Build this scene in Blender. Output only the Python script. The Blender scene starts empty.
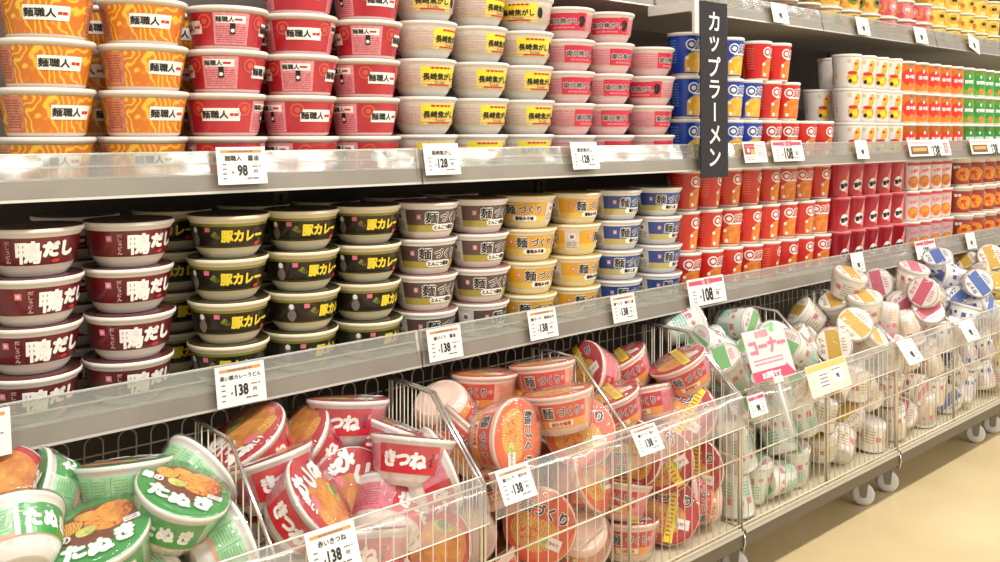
import bpy, math, random
from math import sin, cos, pi, radians as R, tan, atan
from mathutils import Vector, Matrix, Euler, Quaternion
S = bpy.context.scene
C = S.collection
H = 1.0                       # eye height above the floor

# ------------------------------------------------------------ materials
MATS = {}
def lin(c):
    return tuple(((v/255)/12.92 if v/255 <= .04045 else ((v/255+.055)/1.055)**2.4) for v in c)
def mat(name, rgb=(200, 200, 200), rough=.45, metal=0, coat=0, rgb2=None, nscale=30, ramp=(.4, .6), tex='noise',
        bump=0, bscale=80, dist=0, spec=.5, stretch=None):
    if name in MATS: return MATS[name]
    m = bpy.data.materials.new(name); m.use_nodes = True
    nt = m.node_tree; n = nt.nodes; l = nt.links
    b = n['Principled BSDF']
    b.inputs['Base Color'].default_value = (*lin(rgb), 1)
    b.inputs['Roughness'].default_value = rough
    b.inputs['Metallic'].default_value = metal
    b.inputs['Coat Weight'].default_value = coat
    b.inputs['Coat Roughness'].default_value = .12
    b.inputs['Specular IOR Level'].default_value = spec
    tc = n.new('ShaderNodeTexCoord'); mp = n.new('ShaderNodeMapping')
    l.new(tc.outputs['Object'], mp.inputs[0])
    if stretch: mp.inputs['Scale'].default_value = stretch
    if rgb2 is not None:
        if tex == 'noise':
            t = n.new('ShaderNodeTexNoise'); t.inputs['Scale'].default_value = nscale; t.inputs['Detail'].default_value = 4
            t.inputs['Distortion'].default_value = dist; out = t.outputs['Fac']
        elif tex == 'voronoi':
            t = n.new('ShaderNodeTexVoronoi'); t.inputs['Scale'].default_value = nscale; out = t.outputs['Distance']
        else:
            t = n.new('ShaderNodeTexWave'); t.inputs['Scale'].default_value = nscale; t.inputs['Distortion'].default_value = dist
            t.inputs['Detail'].default_value = 2; out = t.outputs['Fac']
        l.new(mp.outputs[0], t.inputs['Vector'])
        cr = n.new('ShaderNodeValToRGB')
        cr.color_ramp.elements[0].position = ramp[0]; cr.color_ramp.elements[1].position = ramp[1]
        cols = [rgb] + (list(rgb2) if isinstance(rgb2[0], (tuple, list)) else [rgb2])
        cr.color_ramp.elements[0].color = (*lin(cols[0]), 1); cr.color_ramp.elements[1].color = (*lin(cols[-1]), 1)
        for k, c in enumerate(cols[1:-1]):
            e = cr.color_ramp.elements.new(ramp[0] + (ramp[1]-ramp[0])*(k+1)/(len(cols)-1)); e.color = (*lin(c), 1)
        l.new(out, cr.inputs[0]); l.new(cr.outputs[0], b.inputs['Base Color'])
    if bump:
        t2 = n.new('ShaderNodeTexNoise'); t2.inputs['Scale'].default_value = bscale; t2.inputs['Detail'].default_value = 2
        l.new(tc.outputs['Object'], t2.inputs['Vector'])
        bp = n.new('ShaderNodeBump'); bp.inputs['Strength'].default_value = bump; bp.inputs['Distance'].default_value = .004
        l.new(t2.outputs['Fac'], bp.inputs['Height']); l.new(bp.outputs[0], b.inputs['Normal'])
        if coat: l.new(bp.outputs[0], b.inputs['Coat Normal'])
    MATS[name] = m
    return m
def clear_mat(name, tint=(235, 235, 228), haze=.12, rough=.12, gloss=1.0, bump=0, bscale=20):
    """thin clear plastic: lets most light through, mirrors at grazing angles, a little milky"""
    if name in MATS: return MATS[name]
    m = bpy.data.materials.new(name); m.use_nodes = True
    nt = m.node_tree; n = nt.nodes; l = nt.links
    for x in list(n): n.remove(x)
    out = n.new('ShaderNodeOutputMaterial')
    tr = n.new('ShaderNodeBsdfTransparent'); tr.inputs[0].default_value = (*lin(tint), 1)
    df = n.new('ShaderNodeBsdfDiffuse'); df.inputs[0].default_value = (.8, .8, .78, 1)
    gl = n.new('ShaderNodeBsdfGlossy'); gl.inputs['Roughness'].default_value = rough
    m1 = n.new('ShaderNodeMixShader'); m1.inputs[0].default_value = haze
    l.new(tr.outputs[0], m1.inputs[1]); l.new(df.outputs[0], m1.inputs[2])
    fr = n.new('ShaderNodeLayerWeight'); fr.inputs['Blend'].default_value = .5
    pw = n.new('ShaderNodeMath'); pw.operation = 'POWER'; pw.inputs[1].default_value = 3.5; l.new(fr.outputs['Facing'], pw.inputs[0])
    mu = n.new('ShaderNodeMath'); mu.operation = 'MULTIPLY_ADD'; mu.inputs[1].default_value = .55*gloss; mu.inputs[2].default_value = .035*gloss; mu.use_clamp = True
    l.new(pw.outputs[0], mu.inputs[0])
    m2 = n.new('ShaderNodeMixShader'); l.new(mu.outputs[0], m2.inputs[0]); l.new(m1.outputs[0], m2.inputs[1]); l.new(gl.outputs[0], m2.inputs[2])
    if bump:
        tc = n.new('ShaderNodeTexCoord'); t2 = n.new('ShaderNodeTexNoise'); t2.inputs['Scale'].default_value = bscale
        l.new(tc.outputs['Object'], t2.inputs['Vector'])
        bp = n.new('ShaderNodeBump'); bp.inputs['Strength'].default_value = bump; bp.inputs['Distance'].default_value = .02
        l.new(t2.outputs['Fac'], bp.inputs['Height']); l.new(bp.outputs[0], gl.inputs['Normal'])
    l.new(m2.outputs[0], out.inputs[0])
    MATS[name] = m
    return m

# ------------------------------------------------------------ mesh building
class MB:
    def __init__(s): s.v = []; s.f = []; s.m = []; s.sm = []; s.mats = []
    def mi(s, m):
        if m not in s.mats: s.mats.append(m)
        return s.mats.index(m)
    def add(s, vs, fs, m, smooth=False):
        o = len(s.v); k = s.mi(m); s.v += [tuple(v) for v in vs]
        for f in fs: s.f.append([o+i for i in f]); s.m.append(k); s.sm.append(smooth)
    def box(s, x0, x1, y0, y1, z0, z1, m):
        v = [(x, y, z) for x in (x0, x1) for y in (y0, y1) for z in (z0, z1)]
        s.add(v, [(0, 1, 3, 2), (4, 6, 7, 5), (0, 4, 5, 1), (2, 3, 7, 6), (0, 2, 6, 4), (1, 5, 7, 3)], m)
    def tube(s, pts, r, m, seg=6, closed=False):
        pts = [Vector(p) for p in pts]; rings = []; n = len(pts)
        up = None
        for i, p in enumerate(pts):
            a = pts[i-1] if i else (pts[-1] if closed else p); b = pts[i+1] if i < n-1 else (pts[0] if closed else p)
            t = (b-a).normalized()
            if up is None:
                up = Vector((0, 0, 1)) if abs(t.z) < .9 else Vector((1, 0, 0))
            x = t.cross(up)
            if x.length < 1e-4: x = t.orthogonal()
            x.normalize(); y = x.cross(t).normalized(); up = y
            rings.append([p + x*(r*cos(2*pi*k/seg)) + y*(r*sin(2*pi*k/seg)) for k in range(seg)])
        vs = [v for rg in rings for v in rg]; fs = []
        for i in range(n if closed else n-1):
            a = i*seg; b = ((i+1) % n)*seg
            for k in range(seg): fs.append((a+k, a+(k+1) % seg, b+(k+1) % seg, b+k))
        if not closed: fs += [tuple(range(seg))[::-1], tuple(range((n-1)*seg, n*seg))]
        s.add(vs, fs, m, True)
    def lathe(s, prof, m, seg=36, capb=False, capt=False, a0=0, a1=2*pi):
        full = abs(a1-a0-2*pi) < 1e-6; k = seg if full else seg+1; vs = []; fs = []
        for r, z in prof:
            for i in range(k):
                a = a0+(a1-a0)*i/seg; vs.append((r*sin(a), -r*cos(a), z))
        for j in range(len(prof)-1):
            for i in range(seg):
                i2 = (i+1) % k; fs.append((j*k+i, j*k+i2, (j+1)*k+i2, (j+1)*k+i))
        s.add(vs, fs, m, True)
        if capb: s.add([(prof[0][0]*sin(2*pi*i/seg), -prof[0][0]*cos(2*pi*i/seg), prof[0][1]) for i in range(seg)], [tuple(range(seg))[::-1]], m)
        if capt: s.add([(prof[-1][0]*sin(2*pi*i/seg), -prof[-1][0]*cos(2*pi*i/seg), prof[-1][1]) for i in range(seg)], [tuple(range(seg))], m)
    def mesh(s, name):
        me = bpy.data.meshes.new(name); me.from_pydata(s.v, [], s.f)
        for m in s.mats: me.materials.append(m)
        me.polygons.foreach_set('material_index', s.m); me.polygons.foreach_set('use_smooth', s.sm); me.update()
        return me
    def build(s, name, parent=None, loc=None):
        o = bpy.data.objects.new(name, s.mesh(name)); C.objects.link(o)
        if parent: o.parent = parent
        if loc: o.location = loc
        return o
def tag(o, label=None, cat=None, group=None, kind=None):
    if label: o['label'] = label
    if cat: o['category'] = cat
    if group: o['group'] = group
    if kind: o['kind'] = kind
    return o
def empty(name, loc=(0, 0, 0), rot=None, scale=None):
    o = bpy.data.objects.new(name, None); C.objects.link(o); o.location = loc; o.empty_display_size = .02
    if rot is not None:
        if isinstance(rot, Quaternion): o.rotation_mode = 'QUATERNION'; o.rotation_quaternion = rot
        else: o.rotation_euler = rot
    if scale: o.scale = scale
    return o

# ------------------------------------------------------------ lettering
TXT = {}
def text2d(body, bold=.0, res=2):
    key = (body, bold, res)
    if key in TXT: return TXT[key]
    c = bpy.data.curves.new('t', 'FONT'); c.body = body; c.resolution_u = res; c.offset = bold
    c.align_x = 'CENTER'
    o = bpy.data.objects.new('t', c); C.objects.link(o)
    dg = bpy.context.evaluated_depsgraph_get(); me = bpy.data.meshes.new_from_object(o.evaluated_get(dg))
    vs = [(v.co.x, v.co.y) for v in me.vertices]; fs = [tuple(p.vertices) for p in me.polygons]
    if vs:
        x0 = min(v[0] for v in vs); x1 = max(v[0] for v in vs); y0 = min(v[1] for v in vs); y1 = max(v[1] for v in vs)
        vs = [(x-(x0+x1)/2, y-(y0+y1)/2) for x, y in vs]
    bpy.data.objects.remove(o); bpy.data.curves.remove(c); bpy.data.meshes.remove(me)
    TXT[key] = (vs, fs); return TXT[key]
class Art:
    """flat graphics laid on a surface: surf(u, v, layer) gives the point"""
    def __init__(s, mb, surf, du=.006): s.mb = mb; s.surf = surf; s.du = du
    def rect(s, u0, u1, v0, v1, m, layer=1, slant=0):
        n = max(1, int(abs(u1-u0)/s.du)); vs = []
        for i in range(n+1):
            u = u0+(u1-u0)*i/n
            vs += [s.surf(u, v0, layer), s.surf(u+slant, v1, layer)]
        s.mb.add(vs, [(2*i, 2*i+2, 2*i+3, 2*i+1) for i in range(n)], m)
    def poly(s, pts, m, layer=1):
        s.mb.add([s.surf(u, v, layer) for u, v in pts], [tuple(range(len(pts)))], m)
    def fan(s, u, v, edge, r, m, layer):
        k = max(1, min(5, int(r/.007))); n = len(edge); vs = [s.surf(u, v, layer)]; fs = []
        for j in range(1, k+1):
            for x, y in edge: vs.append(s.surf(u+x*j/k, v+y*j/k, layer))
        for i in range(n):
            i2 = (i+1) % n; fs.append((0, 1+i, 1+i2))
            for j in range(1, k): a = 1+(j-1)*n; fs.append((a+i, a+n+i, a+n+i2, a+i2))
        s.mb.add(vs, fs, m)
    def disc(s, u, v, r, m, layer=1, ry=None, n=16, rot=0):
        ry = ry or r; e = []
        for i in range(n):
            x = r*cos(2*pi*i/n); y = ry*sin(2*pi*i/n); e.append((x*cos(rot)-y*sin(rot), x*sin(rot)+y*cos(rot)))
        s.fan(u, v, e, max(r, ry), m, layer)
    def blob(s, u, v, r, m, layer=1, ry=None, n=18, seed=1, rot=0):
        rr = random.Random(seed); ry = ry or r; e = []; q = [.82+.26*rr.random() for _ in range(n)]
        q = [(q[i-1]+2*q[i]+q[(i+1) % n])/4 for i in range(n)]
        for i in range(n):
            a = 2*pi*i/n; x = r*q[i]*cos(a); y = ry*q[i]*sin(a); e.append((x*cos(rot)-y*sin(rot), x*sin(rot)+y*cos(rot)))
        s.fan(u, v, e, max(r, ry), m, layer)
    def text(s, body, u, v, size, m, layer=2, sx=1, bold=.02, rot=0, outline=None, ow=.06, res=2):
        if outline is not None:
            s.text(body, u, v, size, outline, layer, sx, bold+ow, rot); layer += 1
        vs, fs = text2d(body, 0, res); cr, sr = cos(rot), sin(rot)
        k = 1 if bold < .012 else (4 if bold < .05 else 6)
        for j in range(k):
            ox = bold*cos(2*pi*(j+.5)/k) if k > 1 else 0; oy = bold*sin(2*pi*(j+.5)/k) if k > 1 else 0; out = []
            for x, y in vs:
                x = (x+ox)*size*sx; y = (y+oy)*size
                out.append(s.surf(u+x*cr-y*sr, v+x*sr+y*cr, layer+.12*j))
            s.mb.add(out, fs, m)
    def vtext(s, body, u, v, size, m, layer=2, sx=1, bold=.02, step=1.0):
        n = len(body)
        for i, ch in enumerate(body):
            rot = pi/2 if ch == 'ー' else 0
            s.text(ch, u, v+(n/2-.5-i)*size*step, size, m, layer, sx, bold, rot)
    def lines(s, u0, u1, v0, v1, n, m, layer=2, seed=0, h=.35):
        rr = random.Random(seed); st = (v1-v0)/n
        for i in range(n):
            v = v0+st*(i+.5); u = u0
            while u < u1-.002:
                w = min(u1-u, rr.uniform(.004, .014)); s.rect(u, u+w*.85, v-st*h/2, v+st*h/2, m, layer); u += w
def prof_r(prof, z):
    for (r0, z0), (r1, z1) in zip(prof, prof[1:]):
        if z0 <= z <= z1: return r0+(r1-r0)*((z-z0)/(z1-z0) if z1 > z0 else 0)
    return prof[-1][0] if z > prof[-1][1] else prof[0][0]
def wrap(prof, rref):
    def f(u, v, layer):
        r = prof_r(prof, v)+.0006+.0003*layer; a = u/rref
        return (r*sin(a), -r*cos(a), v)
    return f
def flatz(z, lift=.0003):
    return lambda u, v, layer: (u, v, z+lift*layer)
def flaty(y, lift=.0004):
    return lambda u, v, layer: (u, y-lift*layer, v)
# ------------------------------------------------------------ the goods
WHITE = mat('foam_white', (236, 231, 224), .5, coat=.2)
CREAM = mat('foam_cream', (236, 226, 196), .5, coat=.2)
INKW = mat('ink_white', (245, 243, 238), .4)
INKK = mat('ink_black', (28, 26, 26), .4)
INKR = mat('ink_red', (205, 40, 45), .4)
INKP = mat('ink_pink', (226, 120, 135), .4)
INKG = mat('ink_grey', (120, 112, 108), .5)
INKY = mat('ink_yellow', (246, 214, 40), .4)
LIDW = mat('lid_film', (206, 176, 150), .25, coat=.5, bump=.35, bscale=30)
def lidm(n, c): return mat('lid_'+n, c, .25, coat=.7, bump=.4, bscale=28)
def lip(R_, H_): return [(R_-.005, H_-.0125), (R_-.0015, H_-.0065), (R_, H_-.006), (R_, H_-.0015), (R_-.0015, H_)]
def round_prof(R_=.068, H_=.0728):
    k = R_/.068; h = H_/.0728
    return [(.0415*k, 0), (.044*k, .002*h), (.050*k, .010*h), (.0545*k, .0185*h), (.0565*k, .0195*h), (.0625*k, .0595*h)] + lip(R_, H_)
def taper_prof(R_=.068, H_=.0705, rb=.053):
    return [(rb-.004, 0), (rb, .003), (rb+.001, .006), (R_-.0045, H_-.011)] + lip(R_, H_)
def men_prof(R_=.067, H_=.0728, rb=.048):
    return [(rb-.004, 0), (rb, .0025), (rb+.0035, .011), (rb+.005, .0135), (R_-.005, H_-.0125)] + lip(R_, H_)
def cup_prof(R_=.046, H_=.107, rb=.034):
    return [(rb-.003, 0), (rb, .002), (rb+.0008, .007), (R_-.0022, H_-.008), (R_, H_-.0072), (R_, H_-.0015), (R_-.001, H_)]
KIND = {}
def kind(key, **k): KIND[key] = k
def body_mesh(prof, m, seg=36):
    b = MB(); b.lathe(prof, m, seg, capb=True); return b
def lid_mesh(R_, H_, m, fn=None, seg=32):
    b = MB(); b.lathe([(R_-.0012, H_-.0008), (R_-.002, H_+.0006), (R_*.6, H_+.0001), (.0005, H_-.0002)], m, seg)
    if fn: fn(Art(b, flatz(H_+.0008)))
    return b
def sleeve_mesh(prof, z0, z1, m, fn, seg=40):
    b = MB(); s = wrap(prof, prof_r(prof, (z0+z1)/2)); vs = []; n = seg
    zs = [z0] + [z for _, z in prof if z0 < z < z1] + [z1]
    b.lathe([(prof_r(prof, z)+.0005, z) for z in zs], m, n)
    fn(Art(b, s)); return b
MESH = {}
def meshes(key):
    if key in MESH: return MESH[key]
    k = KIND[key]; parts = [(k.get('bodyname', 'bowl_body'), body_mesh(k['prof'], k.get('bm', WHITE), k.get('seg', 36)).mesh(key+'_body')),
                            ('printed_sleeve', sleeve_mesh(k['prof'], k['z0'], k['z1'], k['sm'], k['art']).mesh(key+'_sleeve'))]
    r, h = k['prof'][-2][0], k['prof'][-1][1]
    parts.append(('lid', lid_mesh(r, h, k.get('lm', LIDW), k.get('lid')).mesh(key+'_lid')))
    if k.get('film'): parts.append(('shrink_film', film_mesh(k['prof'], key)))
    MESH[key] = parts; return parts
FILM = clear_mat('shrink_film', (252, 252, 252), .05, .08, 1.1, bump=.9, bscale=26)
def film_mesh(prof, key):
    # heat-shrunk wrap: hugs rim and base, puckers in between
    R_ = max(q[0] for q in prof); H_ = prof[-1][1]; rb = prof[1][0]; rr = random.Random(len(key)*7+3); seg = 36; vs = []; fs = []
    rows = [(rb*.55, -.0012, 0), (rb+.0012, .0005, .0006), (rb+(R_-rb)*.42+.001, H_*.33, .0022), (rb+(R_-rb)*.78+.0012, H_*.70, .0020), (R_+.0014, H_-.004, .0006), (R_+.0004, H_+.0016, .0006), (R_*.5, H_+.0030, .0012)]
    for r, z, a in rows:
        for i in range(seg):
            t = 2*pi*i/seg; q = r+a*(rr.random()*1.6-.1); vs.append((q*sin(t), -q*cos(t), z+a*.6*rr.random()))
    for j in range(len(rows)-1):
        for i in range(seg): fs.append((j*seg+i, j*seg+(i+1) % seg, (j+1)*seg+(i+1) % seg, (j+1)*seg+i))
    b = MB(); b.add(vs, fs, FILM, True); n = (len(rows)-1)*seg
    b.add([vs[n+i] for i in range(seg)], [tuple(range(seg))], FILM); return b.mesh(key+'_film')
def place(key, loc, rot, label, group=None, scale=None):
    k = KIND[key]; e = empty(k['name'], loc, rot, scale); tag(e, label, k.get('cat', 'instant noodles'), group)
    for n, me in meshes(key):
        o = bpy.data.objects.new(n, me); C.objects.link(o); o.parent = e
    return e
FOOD = mat('food_picture', (150, 60, 25), .35, coat=.4, rgb2=[(214, 110, 30), (240, 170, 60), (205, 80, 40)], nscale=55, ramp=(.3, .7), dist=1.5)
FOODY = mat('noodle_picture', (204, 120, 34), .35, coat=.4, rgb2=[(226, 156, 52), (244, 200, 96)], nscale=85, ramp=(.1, .95), tex='wave', dist=12)
TOFU = mat('fried_tofu_picture', (196, 112, 26), .35, coat=.4, rgb2=[(226, 150, 50), (238, 178, 84)], nscale=40, ramp=(.35, .7), dist=.6)
VEG = mat('spring_onion_picture', (150, 170, 50), .35, coat=.3, rgb2=(214, 214, 120), nscale=90)

# tapered bowls of the upper shelf
ORANGE = mat('orange_noodle_print', (214, 120, 40), .3, coat=.5, rgb2=[(216, 122, 38), (224, 140, 40), (240, 196, 62)], nscale=22, ramp=(.3, .95), tex='wave', dist=22)
OINFO = mat('orange_info_panel', (200, 120, 92), .35, coat=.4, rgb2=(214, 140, 108), nscale=120)
def namebox(A, u, m1, m2, s=1):
    A.rect(u-.031*s, u+.031*s, .025, .046, INKW, 2)
    A.text('麺職人', u-.009*s, .0355, .0135, m1, 3, 1.05, .035)
    A.lines(u+.0145*s, u+.029*s, .031, .040, 1, m2, 3, 3, .5)
def orange_art(A):
    for u in (.012, -.15): namebox(A, u, INKK, INKR)
    for u in (-.066, .095):
        A.rect(u-.022, u+.012, .008, .058, OINFO, 1); A.lines(u-.018, u+.008, .012, .054, 11, mat('ink_brown', (150, 84, 60)), 2, 4)
kind('orange', name='noodle_bowl', desc='orange noodle bowl', prof=taper_prof(), z0=.006, z1=.0595, sm=ORANGE, art=orange_art)
CRIM = mat('crimson_print', (176, 30, 48), .28, coat=.6, rgb2=(190, 44, 58), nscale=18)
PINKI = mat('pink_info_panel', (214, 130, 138), .35, coat=.4, rgb2=(226, 150, 156), nscale=130)
SWIRL = mat('red_swirl', (208, 84, 66), .35, coat=.5)
def red_art(A):
    for u in (.014, -.15):
        for du in (-.036, .037):
            for r in (.012, .0085, .005):
                A.disc(u+du, .045, r, SWIRL if r != .0085 else CRIM, 2 if r > .01 else (3 if r > .006 else 4))
        namebox(A, u, INKK, INKR)
    for u in (-.068, .096):
        A.rect(u-.030, u+.026, .007, .059, PINKI, 1)
        A.lines(u-.026, u+.022, .010, .038, 8, mat('ink_rose', (176, 70, 84)), 2, 7)
        A.rect(u-.026, u+.020, .042, .054, INKW, 2); A.text('麺職人', u-.012, .048, .0095, INKK, 3, 1, .03); A.lines(u+.003, u+.018, .045, .051, 1, INKR, 3, 2, .6)
        A.rect(u-.004, u+.004, .024, .042, INKK, 3); A.disc(u, .030, .003, INKW, 4)
kind('red', name='noodle_bowl', desc='red noodle bowl', prof=taper_prof(), z0=.006, z1=.0595, sm=CRIM, art=red_art, lm=lidm('brick', (196, 120, 110)))

# round bowls
SILVER = mat('grey_info_panel', (222, 216, 206), .35, coat=.4, rgb2=(206, 196, 186), nscale=60, stretch=(1, 1, 4))
YEL = mat('yellow_print', (243, 222, 52), .35, coat=.5)
YGRN = mat('yellow_green_print', (206, 200, 90), .35, coat=.4)
def naga_art(A):
    A.lines(-.2, .2, .022, .056, 6, mat('ink_salmon', (212, 168, 158)), 1, 5, .4)
    A.rect(-.2, .2, .019, .0235, YGRN, 1)
    for u in (.018, -.155):
        A.rect(u-.041, u+.041, .0195, .060, YEL, 2)
        for k in range(5): A.disc(u-.018+.009*k, .0565, .0042, INKR, 3, .0022)
        A.text('長崎焦がし', u-.001, .0395, .0146, INKK, 3, 1.0, .035)
        A.rect(u-.026, u+.026, .0215, .0245, INKR, 3); A.text('ちゃんぽん', u, .028, .005, INKK, 3)
        A.blob(u+.049, .040, .007, INKK, 2, .013, seed=4)
kind('nagasaki', name='noodle_bowl', desc='yellow-panelled white bowl', prof=round_prof(.0665, .0745), z0=.019, z1=.0605, sm=SILVER, art=naga_art, lm=lidm('ash', (150, 140, 128)))
PPALE = mat('pale_pink_panel', (226, 176, 178), .35, coat=.4, rgb2=(214, 156, 162), nscale=60, stretch=(1, 1, 4))
CRIM2 = mat('rose_red_print', (206, 38, 70), .3, coat=.6)
def tokyo_art(A):
    A.lines(-.2, .2, .022, .056, 6, mat('ink_rose2', (206, 120, 132)), 1, 9, .4)
    for u in (.018, -.155):
        A.rect(u-.040, u+.040, .0195, .0575, CRIM2, 2)
        A.text('東京焦がし', u-.001, .0395, .0146, INKK, 3, 1.0, .03, outline=INKW, ow=.05)
        A.lines(u-.026, u+.026, .0225, .0285, 1, INKP, 3, 6, .7)
        A.blob(u+.042, .040, .010, INKK, 2, .014, seed=9); A.rect(u+.031, u+.054, .0195, .059, CRIM2, 1)
kind('tokyo', name='noodle_bowl', desc='pink and crimson bowl', prof=round_prof(.0655, .0715), z0=.019, z1=.058, sm=PPALE, art=tokyo_art, lm=lidm('rose', (190, 110, 120)))
MAROON = mat('maroon_print', (112, 28, 36), .3, coat=.6, rgb2=(124, 34, 40), nscale=20)
def duck_art(A):
    for u in (.016, -.155):
        A.text('鴨', u-.014, .0385, .035, INKW, 3, 1, .042)
        A.text('だし', u+.026, .042, .024, INKW, 3, .95, .085)
        A.disc(u+.022, .0245, .006, INKR, 3, .0026)
        A.rect(u-.061, u-.052, .043, .053, INKP, 3); A.text('本', u-.0565, .048, .007, INKW, 4)
        A.vtext('だしうどん', u-.041, .039, .0062, mat('ink_mauve', (196, 160, 160)), 3, 1.2, .05, 1.12)
kind('duck', name='noodle_bowl', desc='maroon-banded white bowl', prof=round_prof(), z0=.0185, z1=.0598, sm=MAROON, art=duck_art, lm=lidm('plum', (92, 46, 44)))
BLK = mat('black_print', (38, 33, 24), .3, coat=.6)
OLIVE = mat('olive_print', (128, 128, 28), .35, coat=.5)
CURY = mat('ink_curry_yellow', (236, 212, 52), .4)
def curry_art(A):
    A.rect(-.2, .2, .0185, .0215, OLIVE, 1); A.rect(-.2, .2, .0555, .0598, OLIVE, 1)
    for u in (.012, -.16):
        A.text('豚カレー', u+.010, .0388, .0215, CURY, 3, .86, .06)
        A.text('黒い', u-.035, .040, .0105, OLIVE, 3, .7, .05, rot=-.6)
        A.rect(u-.053, u-.044, .046, .054, INKP, 3); A.disc(u+.036, .0245, .006, INKR, 3, .0035)
        A.blob(u-.074, .047, .006, INKG, 2, .007, seed=3); A.blob(u-.074, .032, .008, INKG, 2, .011, seed=5); A.disc(u-.074, .049, .004, INKW, 3, .005)
kind('curry', name='noodle_bowl', desc='black-banded cream bowl', prof=round_prof(.0675), bm=CREAM, z0=.0185, z1=.0598, sm=BLK, art=curry_art, lm=lidm('dusk', (70, 62, 38)))

# flared bowls with an outlined name
def men_art(lower, name2, pill=True, inkc=None, pillm=None):
    def f(A):
        A.rect(-.2, .2, .0145, .0285, lower, 1)
        for u in (.012, -.15):
            A.text('麺', u-.021, .0435, .0245, INKK, 3, 1, .03, outline=INKW, ow=.07)
            A.text('づくり', u+.022, .0435, .0205, INKK, 3, .86, .03, outline=INKW, ow=.07)
            if pill:
                A.disc(u-.012, .0235, .0068, pillm or INKW, 2); A.disc(u+.030, .0235, .0068, pillm or INKW, 2); A.rect(u-.012, u+.030, .0167, .0303, pillm or INKW, 2)
            A.text(name2, u+.009, .0235, .0092, inkc or INKK, 3, .9, .05)
            A.rect(u-.049, u-.041, .040, .050, PINKI, 2); A.text('本', u-.045, .045, .006, INKW, 3)
        for u in (-.075, .087):
            A.rect(u-.016, u+.016, .0145, .059, SILVER, 2); A.disc(u, .045, .008, INKW, 3); A.disc(u, .045, .005, INKG, 4); A.lines(u-.012, u+.012, .018, .034, 4, INKG, 3, 5)
    return f
BROWN = mat('brown_print', (92, 72, 66), .3, coat=.5); OLV2 = mat('olive_gold_print', (172, 156, 66), .35, coat=.5)
GOLD = mat('golden_print', (226, 166, 34), .3, coat=.5); GOLD2 = mat('pale_gold_print', (226, 192, 92), .35, coat=.5)
NAVY = mat('blue_print', (36, 72, 146), .3, coat=.5); SIL2 = mat('straw_print', (196, 182, 110), .35, coat=.4)
REDO = mat('vermilion_print', (214, 62, 34), .3, coat=.5); ORA2 = mat('amber_print', (232, 150, 60), .35, coat=.5)
RED3 = mat('deep_red_print', (200, 28, 38), .3, coat=.5)
kind('brown', name='noodle_bowl', desc='brown noodle bowl', prof=men_prof(), z0=.0145, z1=.0598, sm=BROWN, art=men_art(OLV2, 'とんこつ醤油'), lm=lidm('taupe', (150, 110, 100)))
kind('gold', name='noodle_bowl', desc='golden noodle bowl', prof=men_prof(), z0=.0145, z1=.0598, sm=GOLD, bm=CREAM, art=men_art(GOLD2, '香味みそ味'), lm=lidm('straw', (200, 170, 100)))
kind('blue', name='noodle_bowl', desc='blue noodle bowl', prof=men_prof(), z0=.0145, z1=.0598, sm=NAVY, art=men_art(SIL2, '鶏だし塩'), lm=lidm('steel', (150, 150, 150)))

# tall cups
def cup_art(base2, pic, word, tone, ring):
    def f(A):
        for u in (.014, -.106, .120):
            for i in range(20):      # noodle picture panel with an arched top
                x0 = -.034+.066*i/20; x1 = -.034+.066*(i+1)/20; t = (i+.5)/20*2-1
                A.rect(u+x0, u+x1, .009, .036+.024*math.sqrt(max(0, 1-t*t)), pic, 2)
            A.disc(u-.018, .077, .0140, INKW, 3); A.disc(u-.018, .077, .0105, ring, 4); A.disc(u-.018, .077, .0062, INKW, 5)
            A.text(word, u+.014, .077, .024, ring, 6, .60, .03, outline=INKW, ow=.09)
            A.rect(u-.020, u+.030, .061, .0655, INKW, 3, slant=.003); A.lines(u-.018, u+.028, .056, .060, 1, base2, 3, 8, .7)
            A.disc(u-.028, .044, .0045, INKW, 3); A.blob(u-.024, .016, .0055, INKW, 3, seed=7)
        A.lines(-.062, -.040, .030, .090, 9, base2, 1, 8, .3)
    return f
RBLUE = mat('royal_blue_print', (24, 66, 168), .28, coat=.6); LBLUE = mat('light_blue_print', (130, 170, 220), .35, coat=.4)
QRED = mat('bright_red_print', (208, 34, 30), .28, coat=.6, rgb2=(216, 44, 34), nscale=12); QRED2 = mat('salmon_print', (232, 130, 104), .35, coat=.4)
PICY = mat('yellow_noodle_photo', (226, 160, 40), .35, coat=.4, rgb2=[(240, 186, 60), (248, 214, 110)], nscale=28, ramp=(.3, .75), dist=2)
PICO = mat('orange_noodle_photo', (206, 96, 28), .35, coat=.4, rgb2=[(226, 132, 48), (240, 172, 84)], nscale=28, ramp=(.3, .75), dist=2)
kind('cupblue', name='noodle_cup', bodyname='cup_body', desc='tall blue noodle cup', prof=cup_prof(), z0=.006, z1=.0985, sm=RBLUE, art=cup_art(LBLUE, PICY, 'QTTA', LBLUE, RBLUE))
kind('cupred', name='noodle_cup', bodyname='cup_body', desc='tall red noodle cup', prof=cup_prof(), z0=.006, z1=.0985, sm=QRED, art=cup_art(QRED2, PICO, 'QTTA', QRED2, QRED))
WPRINT = mat('white_print', (226, 220, 214), .4, coat=.4)
GOLDF = mat('gold_figure', (226, 160, 40), .35, coat=.4, rgb2=[(236, 186, 56), (196, 70, 40)], nscale=60, ramp=(.4, .75))
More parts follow.
